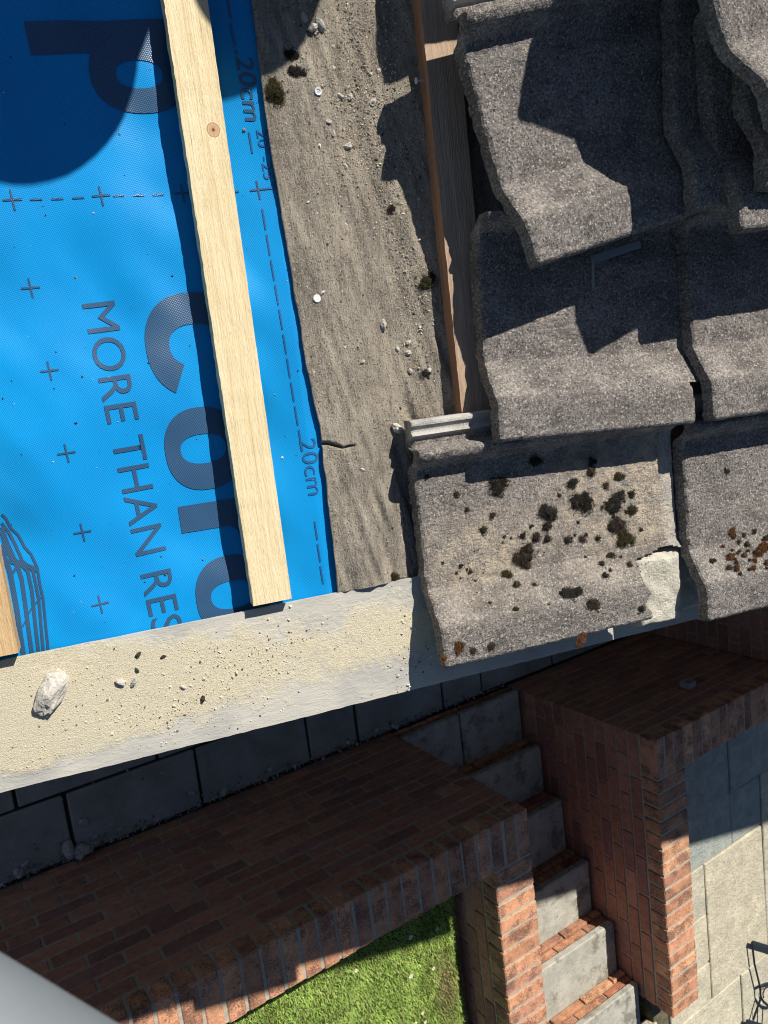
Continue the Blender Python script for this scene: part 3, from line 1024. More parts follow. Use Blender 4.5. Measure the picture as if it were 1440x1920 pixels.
def text_polys(txt, u0, v0, hgt, length=None, slope=0.0, shear=0.0, offset=0.0):
    """text reading towards -v with its letter tops towards +u"""
    cu_ = bpy.data.curves.new('t', 'FONT')
    cu_.body = txt
    cu_.size = 1.0
    cu_.offset = offset
    cu_.shear = shear
    cu_.resolution_u = 4
    ob = bpy.data.objects.new('t', cu_)
    COL.objects.link(ob)
    dg = bpy.context.evaluated_depsgraph_get()
    me = bpy.data.meshes.new_from_object(ob.evaluated_get(dg))
    P = np.array([q.co[:] for q in me.vertices])
    F = [list(p.vertices) for p in me.polygons]
    bpy.data.objects.remove(ob); bpy.data.curves.remove(cu_); bpy.data.meshes.remove(me)
    capm = max(P[:, 1]); 
    sy = hgt / capm
    wid = P[:, 0].max() - P[:, 0].min()
    sx_ = (length / wid) if length else sy
    t = (P[:, 0] - P[:, 0].min()) * sx_
    h = P[:, 1] * sy
    return [(np.stack([u0 + h + slope * t, v0 - t + slope * h], -1).tolist(), F)]


ink_poly('printed_lettering', text_polys('MORE THAN RES', -.0135, .1445, .0385, .424, .040, 0, 0), M['ink'])
ink_poly('printed_measure', text_polys('.20cm', .2140, .4330, .0205, .0830, .03, .15, .012), M['ink'])
ink_poly('printed_measure', text_polys('20\u00b0-25\u00b0', .2275, .3400, .0125, .0700, .03, .0, .0), M['ink_faint'])
ink_poly('printed_measure', text_polys('20cm', .2290, -.0540, .0215, .0760, .03, .0, .0), M['ink_faint'])
pl = []
for (cu2, cv2) in [(-.0690, .2662), (.0293, .2676), (.1255, .2676), (.2200, .2674), (-.0675, .1675), (-.0630, .0686), (-.0603, -.0318), (-.0587, -.1314), (-.0530, -.2245),
                   (-.165, .2645), (-.072, .366), (.029, .3675)][:9] + [(-.165, .2645)]:
    pl.append(bar((cu2 - .0105, cv2), (cu2 + .0105, cv2 + .0005), .0022))
    pl.append(bar((cu2 + .0006, cv2 - .0115), (cu2 - .0006, cv2 + .0115), .0022))
ink_poly('printed_crosses', pl, M['ink'])
pl = []
u = -.19
while u < .245:
    if min(abs(u + .007 - q) for q in (-.165, -.069, .0293, .1255, .22)) > .014:
        pl.append(bar((u, .2662 + .006 * (u + .07)), (u + .0135, .2662 + .006 * (u + .083)), .0021))
    u += .0233
for a, b_ in [(.60, .565), (.552, .517), (.505, .470), (.4640, .4370)]:
    pl.append(bar((.2135, a), (.2150, b_), .0028))
v_ = .338
while v_ > -.26:
    if not (-.14 < v_ < -.05) and abs(v_ - .02 - .2674) > .02:
        uu = .2185 + .0105 * (.34 - v_) / .34
        if not (v_ < -.1):
            pl.append(bar((uu, v_), (uu + .0008, v_ - .0255), .0022))
        elif v_ < -.145:
            pl.append(bar((.2345, v_), (.2352, v_ - .0255), .0022))
    v_ -= .0315
ink_poly('printed_dashes', pl, M['ink_faint'])
# web drawing at the lower corner
webs = [[(0, 320), (40, 360), (85, 450), (150, 510), (210, 620), (270, 680), (330, 800), (355, 950), (385, 1080), (430, 1500), (434, 1600)],
        [(0, 400), (60, 480), (130, 610), (190, 740), (290, 830), (320, 960), (345, 1080), (385, 1510), (390, 1600)],
        [(0, 440), (50, 580), (120, 730), (240, 830), (280, 1000), (300, 1180), (340, 1520), (346, 1610)],
        [(0, 480), (40, 640), (150, 800), (185, 900), (220, 1120), (280, 1540), (290, 1620)],
        [(0, 600), (30, 720), (80, 850), (110, 1000), (150, 1200), (205, 1570), (212, 1630)],
        [(0, 690), (40, 740), (120, 760), (210, 775), (335, 825)],
        [(100, 860), (150, 780), (170, 740)], [(200, 1330), (270, 1180), (340, 1090), (375, 1060)]]
wid = [.0032, .0036, .0042, .0048, .0058, .0055, .003, .0018]
ink_poly('printed_web', [stroke([uv(x / 4.8, 900 + y / 4.8, -.004) for (x, y) in wb], ww) for wb, ww in zip(webs, wid)], M['ink'])


# ---------------------------------------------------------------- felt
EDGE_V = np.array([-.40, -.2685, -.171, -.04, .039, .183, .32, .396, .488, .7, 1.3])
EDGE_U = np.array([.252, .252, .2535, .2570, .2500, .2450, .2400, .2410, .2410, .240, .240])
_cr = [uv(603, 832), uv(612, 831), uv(626, 835), uv(640, 839), uv(650, 837), uv(662, 835)]


def hf(u, v):
    u = np.asarray(u, float); v = np.asarray(v, float)
    ed = np.interp(v, EDGE_V, EDGE_U)
    s = np.clip((u - ed) / .03, 0, 1)
    h = .0042 + .0030 * np.clip(-v / .2, 0, 1) + .004 * np.sin(np.clip((u - ed) / .10, 0, 1) * np.pi)
    sag = -.012 * np.exp(-((u - .40) / .06) ** 2)
    t = math.radians(14)
    a = (u * math.cos(t) + v * math.sin(t)); l = (-u * math.sin(t) + v * math.cos(t))
    amp = .0032 + .0022 * np.clip(.15 - v, 0, .4) / .4
    rid = vn(a * 105, l * 13, 0, 31) * amp * .75 + vn(a * 46 + 4, l * 7, 0, 32) * amp * .8
    und = .003 * fbm(u * 9, v * 6, 0, 3, 33)
    grit = .0006 * fbm(u * 160, v * 160, 0, 2, 34)
    h = h + (sag + und + rid) * (.35 + .65 * s) + grit
    # crack
    d = np.full(u.shape, 9.0); tt = np.zeros(u.shape)
    for i in range(len(_cr) - 1):
        p, q = np.array(_cr[i]), np.array(_cr[i + 1])
        L2 = ((q - p) ** 2).sum()
        k = np.clip(((u - p[0]) * (q - p)[0] + (v - p[1]) * (q - p)[1]) / L2, 0, 1)
        dd = np.hypot(u - p[0] - k * (q - p)[0], v - p[1] - k * (q - p)[1])
        tt = np.where(dd < d, (i + k) / (len(_cr) - 1), tt); d = np.minimum(d, dd)
    wdt = .0022 * (1 - tt) + .0008
    h = h - .011 * np.clip(1.25 - d / wdt, 0, 1)
    return h


un = np.concatenate([np.linspace(0, .32, 190), np.linspace(.33, 1.35, 52)])
vn_ = np.concatenate([np.linspace(VE + .0008, .52, 420), np.linspace(.53, 1.3, 40)])
gs, gv = np.meshgrid(un, vn_, indexing='ij')
jag = .0012 * fbm(gv * 45, gv * 0 + 2, 0, 3, 35)
gu = np.interp(gv, EDGE_V, EDGE_U) + gs + jag * np.clip(1 - gs / .02, 0, 1)
gw = hf(gu, gv)
na, nb = gs.shape
V = np.stack([gu, gv, gw], -1).reshape(-1, 3)
low = np.stack([gu[0] + .0004, gv[0], gw[0] - .0035], -1)
F = np.concatenate([grid_faces(na, nb), np.stack([np.arange(nb - 1), np.arange(nb - 1) + 1, na * nb + np.arange(nb - 1) + 1, na * nb + np.arange(nb - 1)], -1)])
felt = add_mesh('roofing_felt', np.concatenate([V, low]), F, M['felt'], ROOF, smooth=True)
tag(felt, 'old grey brown bitumen roofing felt, wrinkled, torn and gritty', 'roofing felt')

# ---------------------------------------------------------------- battens
def batten(u0, u1, v0, v1, h, mat, seed, z0=0.0, rough=.0009, side=None):
    ny = int((v1 - v0) / .004)
    sec = [(u0, 0), (u0, h * .5), (u0, h), (u0 + (u1 - u0) * .33, h), (u0 + (u1 - u0) * .66, h), (u1, h), (u1, h * .5), (u1, 0)]
    y = np.linspace(v0, v1, ny)
    uc = (u0 + u1) / 2; v0c = v0
    V = []
    for k, (a, b_) in enumerate(sec):
        dx = .6 * rough * fbm(y * 120, y * 0 + k * 3.1, 0, 3, seed) * (1.6 if k < 3 else .7)
        dz_ = rough * .5 * fbm(y * 60, y * 0 + k * 2.3 + 50, 0, 2, seed) * (1 if b_ > 0 else 0)
        V.append(np.stack([a - uc + dx, y - v0c, b_ + dz_], -1))
    V = np.stack(V, 1)
    m_ = len(sec)
    idx = np.arange(ny)[:, None] * m_ + np.arange(m_)[None, :]
    F = []
    a = idx[:-1]; b2 = idx[1:]
    for k in range(m_):
        k2 = (k + 1) % m_
        F.append(np.stack([a[:, k], b2[:, k], b2[:, k2], a[:, k2]], -1))
    F = np.concatenate(F).tolist()
    F.append(idx[0].tolist()); F.append(idx[-1].tolist()[::-1])
    fm = np.zeros(len(F), int)
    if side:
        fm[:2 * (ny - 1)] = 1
    return add_mesh('timber_batten', V.reshape(-1, 3), F, mat, ROOF @ Matrix.Translation((uc, v0c, z0)), mats=[mat, side or mat], fmat=fm)


kn = uv(400, 243, .025)
M['timber'] = m_timber('new_timber_knotty', (0.70, 0.55, 0.31), (0.80, 0.68, 0.44), (0.46, 0.31, 0.13), knots=[(kn[0] - .158, kn[1] - (VE + .0100), 0.0078)], sawn=0.9)
o = batten(.1325, .1835, VE + .0100, 1.2, .025, M['timber'], 51)
tag(o, 'pale new timber batten with a knot crossing the blue membrane', 'batten', 'roof battens')
o = batten(-.202, -.151, VE + .0105, 1.2, .025, M['timber_tan'], 52)
tag(o, 'tan timber batten cut off by the lower left edge of the membrane', 'batten', 'roof battens')
o = batten(.4565, .506, -.058, 1.2, .038, M['timber_grey'], 53, -.014, side=M['timber_old'])  # side face coloured more orange, imitating warm light bounced off the felt
tag(o, 'old reddish timber batten on the felt beside the loose tiles', 'batten', 'roof battens')
o = batten(.800, .850, VE + .03, 1.2, .026, M['timber_old'], 54)
tag(o, 'old timber batten in the dark gap between the concrete tiles', 'batten', 'roof battens')

# ---------------------------------------------------------------- undercloak
us = np.linspace(-1.1, 2.2, 660); vs_ = np.linspace(-.4325, -.2685, 60)
gu, gv = np.meshgrid(us, vs_, indexing='ij')
edge = .0006 * fbm(us * 90, us * 0, 0, 3, 61)
t = (gv + .4325) / .164
gv2 = gv + edge[:, None] * np.clip(1 - t * 6, 0, 1) + .0006 * fbm(us * 40, us * 0 + 9, 0, 2, 62)[:, None] * np.clip(t * 6 - 5, 0, 1)
gw = .006 + .0014 * fbm(gu * 6, gv * 9, 0, 2, 63) 
sand = np.clip(1.25 - np.abs(t - .55) * 2.2, 0, 1) * np.clip(.55 + .75 * fbm(gu * 5 + 2, gv * 3, 0, 2, 66) + np.clip((.05 - gu) * 2.0, 0, .7), 0, 1.2)
sand = sand + np.clip((-.02 - gu) * 4, 0, .6) * np.clip(t * 2 - .1, 0, 1)
na, nb = gu.shape
V = np.stack([gu, gv2, gw], -1).reshape(-1, 3)
V2 = V.copy(); V2[:, 2] -= .0055
F = np.concatenate([grid_faces(na, nb), grid_faces(na, nb)[:, ::-1] + na * nb])
i = np.arange(na - 1) * nb; q = na * nb
F = np.concatenate([F, np.stack([i, i + q, i + nb + q, i + nb], -1)[:, ::-1], np.stack([i + nb - 1, i + nb - 1 + q, i + 2 * nb - 1 + q, i + 2 * nb - 1], -1)])
o = add_mesh('undercloak_strip', np.concatenate([V, V2]), F, M['under'], ROOF, smooth=False, vattr={'sand': np.concatenate([sand.ravel(), sand.ravel()])})
tag(o, 'pale fibre cement strip along the verge dusted with mortar sand', 'verge strip')


# ---------------------------------------------------------------- concrete tiles
PB = np.array([0, .003, .009, .012, .017, .021, .024, .036, .0395, .043, .048, .0545, .068, .080, .200, .236, .262, .285, .300, .344])
PH = np.array([.004, .011, .011, .006, .006, .0105, .003, .003, .026, .031, .031, .027, .003, .0, .0, .0015, .0170, .0330, .0365, .0365])
TW, TL = .344, .420


def tile(name, label, mw, seed, cut=None, pale_head=0.0, lichen=None, nose_jag=1.0, step=.0026):
    a1 = np.arange(0, TL + 1e-6, step); b1 = np.linspace(0, TW, int(TW / step))
    ga, gb = np.meshgrid(a1, b1, indexing='ij')
    h = np.interp(gb, PB, PH)
    h = h + .0006 * fbm(ga * 14, gb * 14, seed, 2, seed)
    rib = np.clip((.030 - gb) / .006, 0, 1)
    grit = (.00075 * fbm(ga * 190, gb * 190, seed, 2, seed + 5) + .0006 * vn(ga * 330, gb * 330, seed, seed + 6)) * (1 - .9 * rib)
    h = h + grit
    # nose: bevelled and broken
    jg = nose_jag * (.0016 * fbm(gb * 140, gb * 0 + seed, 0, 3, seed + 1) + .0008 * vn(gb * 18, gb * 0 + seed, 0, seed + 2)) * (1 - rib)
    near = np.clip(1 - ga / .03, 0, 1)
    h = h - .0030 * np.clip(1 - ga / (.005 + .002 * vn(gb * 80, gb * 0, seed, seed + 3)), 0, 1) ** 1.6 * (1 - .6 * rib)
    h = h - .006 * np.clip((gb - (TW - .006)) / .006, 0, 1) ** 2
    A = ga + jg * near
    B = gb + .0011 * fbm(ga * 70, ga * 0 + seed, 0, 3, seed + 4) * np.clip((gb - TW + .02) / .02, 0, 1)
    na, nb = ga.shape
    top = np.stack([A, -B, h], -1).reshape(-1, 3)
    thick = .021 + .006 * np.clip((gb - .29) / .03, 0, 1) * 0
    hb = np.interp(gb, PB, PH) * np.where(gb < .034, .2, 1.0) - thick + 0 * ga
    bot = np.stack([A - (.0025 + .0022 * fbm(gb * 150, gb * 0 + 9, 0, 2, seed + 9)) * near * (1 - rib), -B, hb], -1).reshape(-1, 3)
    keep = np.ones((na - 1, nb - 1), bool)
    if cut is not None:
        keep &= ~cut(ga[:-1, :-1], gb[:-1, :-1])
    gf = grid_faces(na, nb)
    ft = gf[keep.ravel()]
    q = na * nb
    F = [ft[:, ::-1], ft + q]
    kp = np.pad(keep, 1)
    ii, jj = np.nonzero(keep)
    side = []
    for (di, dj, c0, c1) in ((-1, 0, (0, 0), (0, 1)), (1, 0, (1, 1), (1, 0)), (0, -1, (1, 0), (0, 0)), (0, 1, (0, 1), (1, 1))):
        s = ~kp[ii + 1 + di, jj + 1 + dj]
        i_, j_ = ii[s], jj[s]
        p0 = (i_ + c0[0]) * nb + j_ + c0[1]; p1 = (i_ + c1[0]) * nb + j_ + c1[1]
        side.append(np.stack([p0, p1, p1 + q, p0 + q], -1))
    F = np.concatenate(F + side)
    pale = np.clip(rib * 1.0 - .15, 0, 1) * (.75 + .25 * vn(ga * 40, gb * 90, seed, seed + 8))
    if pale_head:
        pale = np.maximum(pale, np.clip((ga - pale_head) / .012, 0, 1) * .38)
    li = lichen(ga, gb) if lichen else np.zeros_like(ga)
    W_ = np.concatenate([top, bot])
    used = np.zeros(len(W_), bool); used[F.ravel()] = True
    rm = np.cumsum(used) - 1
    va = np.concatenate([pale.ravel(), pale.ravel() * 0])[used]
    vl = np.concatenate([li.ravel(), li.ravel() * 0])[used]
    o = add_mesh(name, W_[used], rm[F], M['tile'], mw, smooth=False, vattr={'pale': va, 'lichen': vl})
    o['_'] = 0; del o['_']
    tag(o, label, 'roof tile', 'loose concrete roof tiles')
    return o


def tile_at(nose_u, nose_v_bottom, h, rz=0.0, tilt=0.0, roll=0.0):
    """placed by its nose corner on the verge side (b = TW)"""
    m = roof_at(nose_u, nose_v_bottom, h, rz, roll, tilt)
    return m @ Matrix.Translation((0, TW, 0))


def lich3(a, b_):
    r = np.exp(-(((a - .09) / .10) ** 2 + ((b_ - .20) / .06) ** 2)) * .9
    r = np.maximum(r, np.exp(-(((a - .29) / .09) ** 2 + ((b_ - .15) / .10) ** 2)) * .9)
    r = np.maximum(r, np.clip((a - .30) / .05, 0, 1) * np.clip((.26 - b_) / .05, 0, 1) * .95)
    return np.clip(r, 0, 1)


def cut3(a, b_):
    return (a > .333 + .006 * vn(b_ * 60, b_ * 0, 0, 5)) & (b_ > .246 + .008 * vn(a * 50, a * 0, 0, 6))


def cut2(a, b_):
    return (b_ < .044 + .004 * vn(a * 50, a * 0, 0, 8)) | ((a > .312 + .004 * vn(b_ * 60, b_ * 0, 0, 9)) & (b_ > .282))


TILES = {}
def tile_px(name, label, px, py, hc, pan, rz, seed, tilt=0.0, roll=0.0, step=.003, **kw):
    hc = pan + PH[-1]
    u, v = uv(px, py, hc)
    return tile('roof_tile', label, tile_at(u, v, pan, math.radians(rz), math.radians(tilt), math.radians(roll)), seed, step=step, **kw)


TILES['T3'] = tile_px('T3', 'verge tile dotted with dark moss clumps, its upper end exposed', 838, 1257, .0605, .032, .3, 101, -.9, 0, .0026, cut=cut3, pale_head=.392, lichen=lich3)
TILES['T2'] = tile_px('T2', 'dark concrete tile in the middle, overlapping the mossy verge tile', 940, 830, .083, .055, -2.6, 102, -.5, 0, .0026, cut=cut2)
TILES['T1'] = tile_px('T1', 'tilted loose concrete tile nearest the old batten, half in shadow', 1011, 499, .136, .100, 12.5, 103, 1.2, .4, .0026)
TILES['R3'] = tile_px('R3', 'concrete tile at the verge right of the mossy one, specked with rusty moss', 1331, 1168, .086, .058, .3, 104, -.5, 0, .0026)
TILES['R2'] = tile_px('R2', 'concrete tile half shaded above the rusty mossed verge tile', 1342, 790, .108, .080, .3, 105, -.5, 0, .0026)
TILES['S1'] = tile_px('S1', 'lowest tile of the leaning stack, resting against the tilted tile', 1306, 388, .162, .126, -2.5, 106, 0, 0)
TILES['S2'] = tile_px('S2', 'second tile of the leaning stack with a sunlit corner at its lower end', 1392, 433, .195, .150, 2.0, 107, 0, 0)
TILES['S3'] = tile_px('S3', 'third tile of the leaning stack, mostly in shade', 1440, 352, .225, .174, -3, 108, 0, 0)
_u, _v = uv(1370, 95, .247)
TILES['S4'] = tile('roof_tile', 'sunlit topmost tile corner in the upper right of the photo', tile_at(_u + .0356, _v - .0977, .247, math.radians(20), 0, 0), 109, step=.003)


def tile_shade(label, px, py, dh, rz, seed):
    # a tile high on the stack, placed by where its lower corner throws its shadow on the tilted tile
    u, v = uv(px, py, .115)
    return tile('roof_tile', label, tile_at(u + .60 * dh, v + 1.027 * dh, .115 + dh - .0365, math.radians(rz), 0, 0), seed, step=.003)


TILES['S6'] = tile_shade('tile on top of the stack beyond the top edge of the photo', 976, 200, .26, -14, 112)
TILES['T0'] = tile('roof_tile', 'tile in the row above the tilted tile, its edge at the top', tile_at(.516, .588, .148, math.radians(8), 0, 0), 111, step=.003)

# mortar bedding under the verge tiles
us = np.linspace(.41, 1.3, 300); vs_ = np.linspace(-.409, -.292, 60)
gu, gv = np.meshgrid(us, vs_, indexing='ij')
t = (gv + .409) / .117
lumpy = fbm(gu * 22, gv * 22, 0, 4, 71)
hgt = np.where(gu < .706, .003, .014 + .028 * np.clip((gu - .70) / .012, 0, 1) * np.clip((.815 - gu) / .03, 0, 1))
hgt = hgt * np.clip(np.minimum(t * 3, 1 - t) * 9, 0, 1) ** .5 + .005 * lumpy * np.clip(np.minimum(t, 1 - t) * 8, 0, 1) + .0012 * fbm(gu * 150, gv * 150, 0, 2, 72)
V = np.stack([gu, gv + .004 * vn(gu * 40, gu * 0, 0, 73), .0065 + hgt], -1).reshape(-1, 3)
o = add_mesh('mortar_bedding', V, grid_faces(*gu.shape), M['mortar_pale'], ROOF, smooth=True)
tag(o, 'cream mortar bedding lump showing between the two verge tiles', 'mortar')


# ---------------------------------------------------------------- moss
def moss_mesh(r, h, seed, tone):
    if r < .0075:
        return moss_cushion(r, h, seed, tone)
    rg = np.random.default_rng(seed + 5)
    V, F, C, nv = [], [], [], 0
    k = 4 if r < .014 else 7
    for q in range(k):
        a = rg.uniform(0, 2 * np.pi); d = r * rg.uniform(.15, .75) if q else 0
        rr = r * (rg.uniform(.32, .52) if q else .62)
        v, f, c = moss_cushion(rr, h * rr / r * rg.uniform(.9, 1.5), seed * 9 + q, tone)
        v = v + np.array([d * math.cos(a), d * math.sin(a) * .8, 0])
        V.append(v); F.append(f + nv); C.append(c * rg.uniform(.75, 1.25)); nv += len(v)
    return np.concatenate(V), np.concatenate(F), np.concatenate(C)


def moss_cushion(r, h, seed, tone):
    rg = np.random.default_rng(seed)
    n = int(np.clip(90 + (r / .004) ** 2 * 85, 90, 2600))
    ph = rg.uniform(0, 2 * np.pi, n); rr = np.sqrt(rg.random(n))
    out = 1 + .16 * np.sin(ph * 3 + seed) + .12 * np.sin(ph * 5 + 2.1 * seed) + .08 * np.sin(ph * 9 + seed)
    out = out + .45 * fbm(np.cos(ph) * 2.2 + seed, np.sin(ph) * 2.2, 0, 2, seed) + rg.normal(0, .10, n)
    x, y = r * rr * np.cos(ph) * out, r * rr * np.sin(ph) * out
    bumpy = .65 + .55 * (fbm(x / r * 2.2 + seed, y / r * 2.2, 0, 2, seed) + .35)
    z = h * np.sqrt(np.clip(1 - rr ** 2, 0.02, 1)) * np.clip(bumpy, .25, 1.4)
    nrm = np.stack([x / r, y / r, .9 + 0 * x], -1)
    nrm /= np.linalg.norm(nrm, axis=1)[:, None]
    nrm = nrm + rg.normal(0, .45, (n, 3)); nrm /= np.linalg.norm(nrm, axis=1)[:, None]
    ref = rg.normal(0, 1, (n, 3)); a = np.cross(nrm, ref); a /= np.linalg.norm(a, axis=1)[:, None]
    b_ = np.cross(nrm, a)
    s = rg.uniform(.0003, .00075, n)[:, None]
    c = np.stack([x, y, z], -1)
    P = np.stack([c + a * s, c - a * .5 * s + b_ * .87 * s, c - a * .5 * s - b_ * .87 * s, c + nrm * s * rg.uniform(.5, 1.3, (n, 1)), ], 1)
    k = np.arange(n)[:, None, None] * 4
    F = (k + np.array([(0, 1, 3), (1, 2, 3), (2, 0, 3), (0, 2, 1)])[None]).reshape(-1, 3)
    tones = {'dark': [(.020, .018, .015), (.034, .030, .024), (.062, .055, .044)], 'olive': [(.028, .026, .013), (.052, .047, .021), (.11, .095, .042)],
             'rust': [(.06, .028, .014), (.12, .055, .024), (.20, .10, .045)], 'brown': [(.030, .022, .017), (.052, .038, .029), (.095, .074, .056)]}[tone]
    col = np.array(tones)[rg.choice(3, n, p=[.4, .42, .18])] * rg.uniform(.7, 1.3, (n, 1))
    # a low body so that the clump reads solid
    m_ = 18
    th = np.linspace(0, 2 * np.pi, m_, endpoint=False)
    o2 = 1 + .16 * np.sin(th * 3 + seed) + .12 * np.sin(th * 5 + 2.1 * seed) + .08 * np.sin(th * 9 + seed)
    rings = [np.stack([r * q * np.cos(th) * o2, r * q * np.sin(th) * o2, np.full(m_, zz) * h], -1) for q, zz in ((.82, -.1), (.66, .3), (.36, .55))]
    body = np.concatenate(rings + [np.array([[0, 0, .7 * h]])])
    off = n * 4
    BF = []
    for q in range(2):
        for j in range(m_):
            BF.append([off + q * m_ + j, off + q * m_ + (j + 1) % m_, off + (q + 1) * m_ + (j + 1) % m_])
            BF.append([off + q * m_ + j, off + (q + 1) * m_ + (j + 1) % m_, off + (q + 1) * m_ + j])
    for j in range(m_):
        BF.append([off + 2 * m_ + j, off + 2 * m_ + (j + 1) % m_, off + 3 * m_])
    F = np.concatenate([F, np.array(BF)])
    col = np.concatenate([np.repeat(col, 4, 0), np.tile(np.array(tones[1]) * .8, (len(BF), 1))])
    return np.concatenate([P.reshape(-1, 3), body]), F, col


def moss(px, py, rpx, hsurf, tone, label, group='moss clumps on the roof', seed=None):
    u, v = uv(px, py, hsurf)
    r = rpx * .00088
    V, F, C = moss_mesh(r, r * .38 + .0006, seed or int(px * 7 + py), tone)
    o = add_mesh('moss_clump', V, F, M['moss'], roof_at(u, v, hsurf), fcol=C)
    tag(o, label, 'moss', group)
    return o


def tile_h(px, py, cx_, cy_, pan, tl):
    """height of a tile's face under a point, from its lower nose corner"""
    u0, v0 = uv(cx_, cy_, pan + PH[-1])
    h_ = pan
    for _ in range(3):
        u, v = uv(px, py, h_)
        h_ = pan + float(np.interp(TW - (v - v0), PB, PH)) + (u - u0) * math.sin(math.radians(tl)) - .0003
    return h_


def t3h(px, py):
    """height of the mossy verge tile's face under a point"""
    return tile_h(px, py, 838, 1257, .032, .9)


P4 = lambda x, y: (720 + x / 2, 640 + y / 2)
ml = [(425, 548, 40, 'dark', 'large round dark moss cushion alone on the upper part of the verge tile'),
      (735, 597, 46, 'dark', 'largest dark moss cushion in the upper middle of the verge tile'),
      (700, 537, 26, 'dark', 'moss tuft touching the top of the largest moss cushion'),
      (615, 640, 40, 'dark', 'black moss cushion heading the chain left of the largest cushion'),
      (610, 692, 26, 'dark', 'middle moss clump of the chain below the black cushion'),
      (612, 742, 17, 'dark', 'small moss tuft ending the chain below the black cushion'),
      (568, 735, 24, 'brown', 'brown moss clump between the chain and the ragged brown patch'),
      (520, 730, 13, 'dark', None), (372, 708, 16, 'dark', None), (405, 652, 15, 'brown', None), (310, 632, 10, 'dark', None), (270, 572, 13, 'brown', None),
      (687, 745, 21, 'dark', 'round dark moss clump alone in the middle of the verge tile'), (743, 742, 16, 'brown', None), (800, 740, 13, 'dark', None),
      (530, 812, 44, 'brown', 'ragged brown moss patch with a bare edge at the centre left of the verge tile'),
      (470, 878, 22, 'olive', 'olive and brown moss clump below the ragged brown patch'), (497, 915, 16, 'olive', 'small yellow green moss tuft beside the olive clump'),
      (775, 488, 26, 'brown', 'brown moss clump at the shadow edge near the top of the verge tile'),
      (880, 507, 21, 'olive', 'pale olive moss clump highest in the moss cluster at the tile head'), (830, 540, 15, 'brown', None),
      (850, 622, 38, 'dark', 'broad dark moss clump on the left of the moss cluster at the tile head'), (885, 577, 22, 'dark', 'dark moss clump in the upper moss cluster at the tile head'),
      (930, 570, 19, 'dark', 'dark moss tuft on the right rim of the moss cluster'), (925, 632, 27, 'olive', 'olive moss clump right of the broad dark clump'),
      (880, 692, 38, 'brown', 'big brown moss clump in the lower moss cluster'), (900, 747, 38, 'olive', 'yellow tipped moss clump at the foot of the moss cluster'),
      (855, 805, 22, 'olive', 'moss clump just below the yellow tipped clump'), (815, 835, 19, 'dark', None), (830, 882, 17, 'dark', None), (920, 840, 16, 'olive', None),
      (705, 952, 40, 'dark', 'wide dark moss cushion low on the verge tile roll'), (780, 987, 30, 'brown', 'brown moss clump joined to the right of the wide low cushion'),
      (965, 1003, 15, 'dark', None), (495, 1005, 18, 'olive', 'grey green moss tuft at the foot of the pan on the left'), (160, 510, 9, 'dark', None), (565, 915, 11, 'olive', None),
      (280, 1150, 23, 'rust', 'orange brown moss ball near the lower left corner of the verge tile'), (400, 1145, 17, 'brown', 'dark brown moss ball second from the lower left corner'),
      (335, 1160, 13, 'brown', None), (740, 1120, 26, 'rust', 'rusty moss ball hanging over the lower edge of the verge tile'),
      (222, 1188, 13, 'rust', 'tiny orange moss tuft at the lower left tip of the verge tile'),
      (560, 450, 26, 'dark', 'dark moss clump in the shaded top edge of the verge tile'), (780, 450, 20, 'dark', 'second dark moss clump in the shaded top edge further right')]
for k, (x, y, r, tone, lb) in enumerate(ml):
    px, py = P4(x, y)
    moss(px, py, r / 2 * (1.12 if r > 18 else 1.0), t3h(px, py), tone, lb or 'tiny moss tuft dotted on the mossy verge tile', seed=300 + k)
rng2 = random.Random(5)
for k in range(30):   # a scatter of smaller tufts round the cluster
    cx_, cy_, sp_ = rng2.choice([(880, 660, 70), (560, 760, 75), (880, 820, 60), (320, 860, 80), (760, 640, 90)])
    x, y = rng2.gauss(cx_, sp_), rng2.gauss(cy_, sp_)
    if 140 < x < 965 and 480 < y < 1000:
        px, py = P4(x, y)
        moss(px, py, rng2.uniform(2.2, 5.0), t3h(px, py), rng2.choice(['brown', 'olive', 'dark']), 'tiny moss tuft dotted on the mossy verge tile', seed=500 + k)
mr = [(1300, 720, 17, 'rust', 'reddish moss tuft highest of the patch on the right verge tile'), (1360, 765, 11, 'brown', None), (1400, 800, 22, 'rust', 'largest rusty moss clump at the right frame edge'), (1422, 780, 22, 'rust', 'rusty moss clump at the edge just above the largest'), (1430, 742, 15, 'brown', None),
      (1300, 815, 17, 'rust', 'rusty moss clump above the grey coin sized lichen'), (1295, 850, 15, 'brown', None), (1325, 855, 13, 'rust', None), (1230, 825, 14, 'brown', 'brown moss tuft leftmost on the right verge tile'), (1385, 852, 10, 'rust', None), (1285, 490, 12, 'brown', 'lone brown moss tuft high on the right verge tile')]
for k in range(26):
    mr.append((rng2.uniform(1270, 1440), min(875, rng2.gauss(800, 45)), rng2.uniform(4, 9), rng2.choice(['rust', 'brown']), None))
for k, (x, y, r, tone, lb) in enumerate(mr):
    px, py = P4(x, y)
    moss(px, py, r / 2 * 1.5, tile_h(px, py, 1331, 1168, .058, .5), tone, lb or 'tiny rusty moss tuft on the right verge tile', seed=700 + k)
moss(1210, 702, 9, .055, 'dark', 'single dark moss tuft at the shadow edge of the middle tile')
moss(1076, 720, 4, .056, 'dark', 'pinhead dark moss tuft on the bend of the middle tile')
moss(1368, 674, 4, .080, 'dark', 'pinhead dark moss tuft on the half shaded right tile')
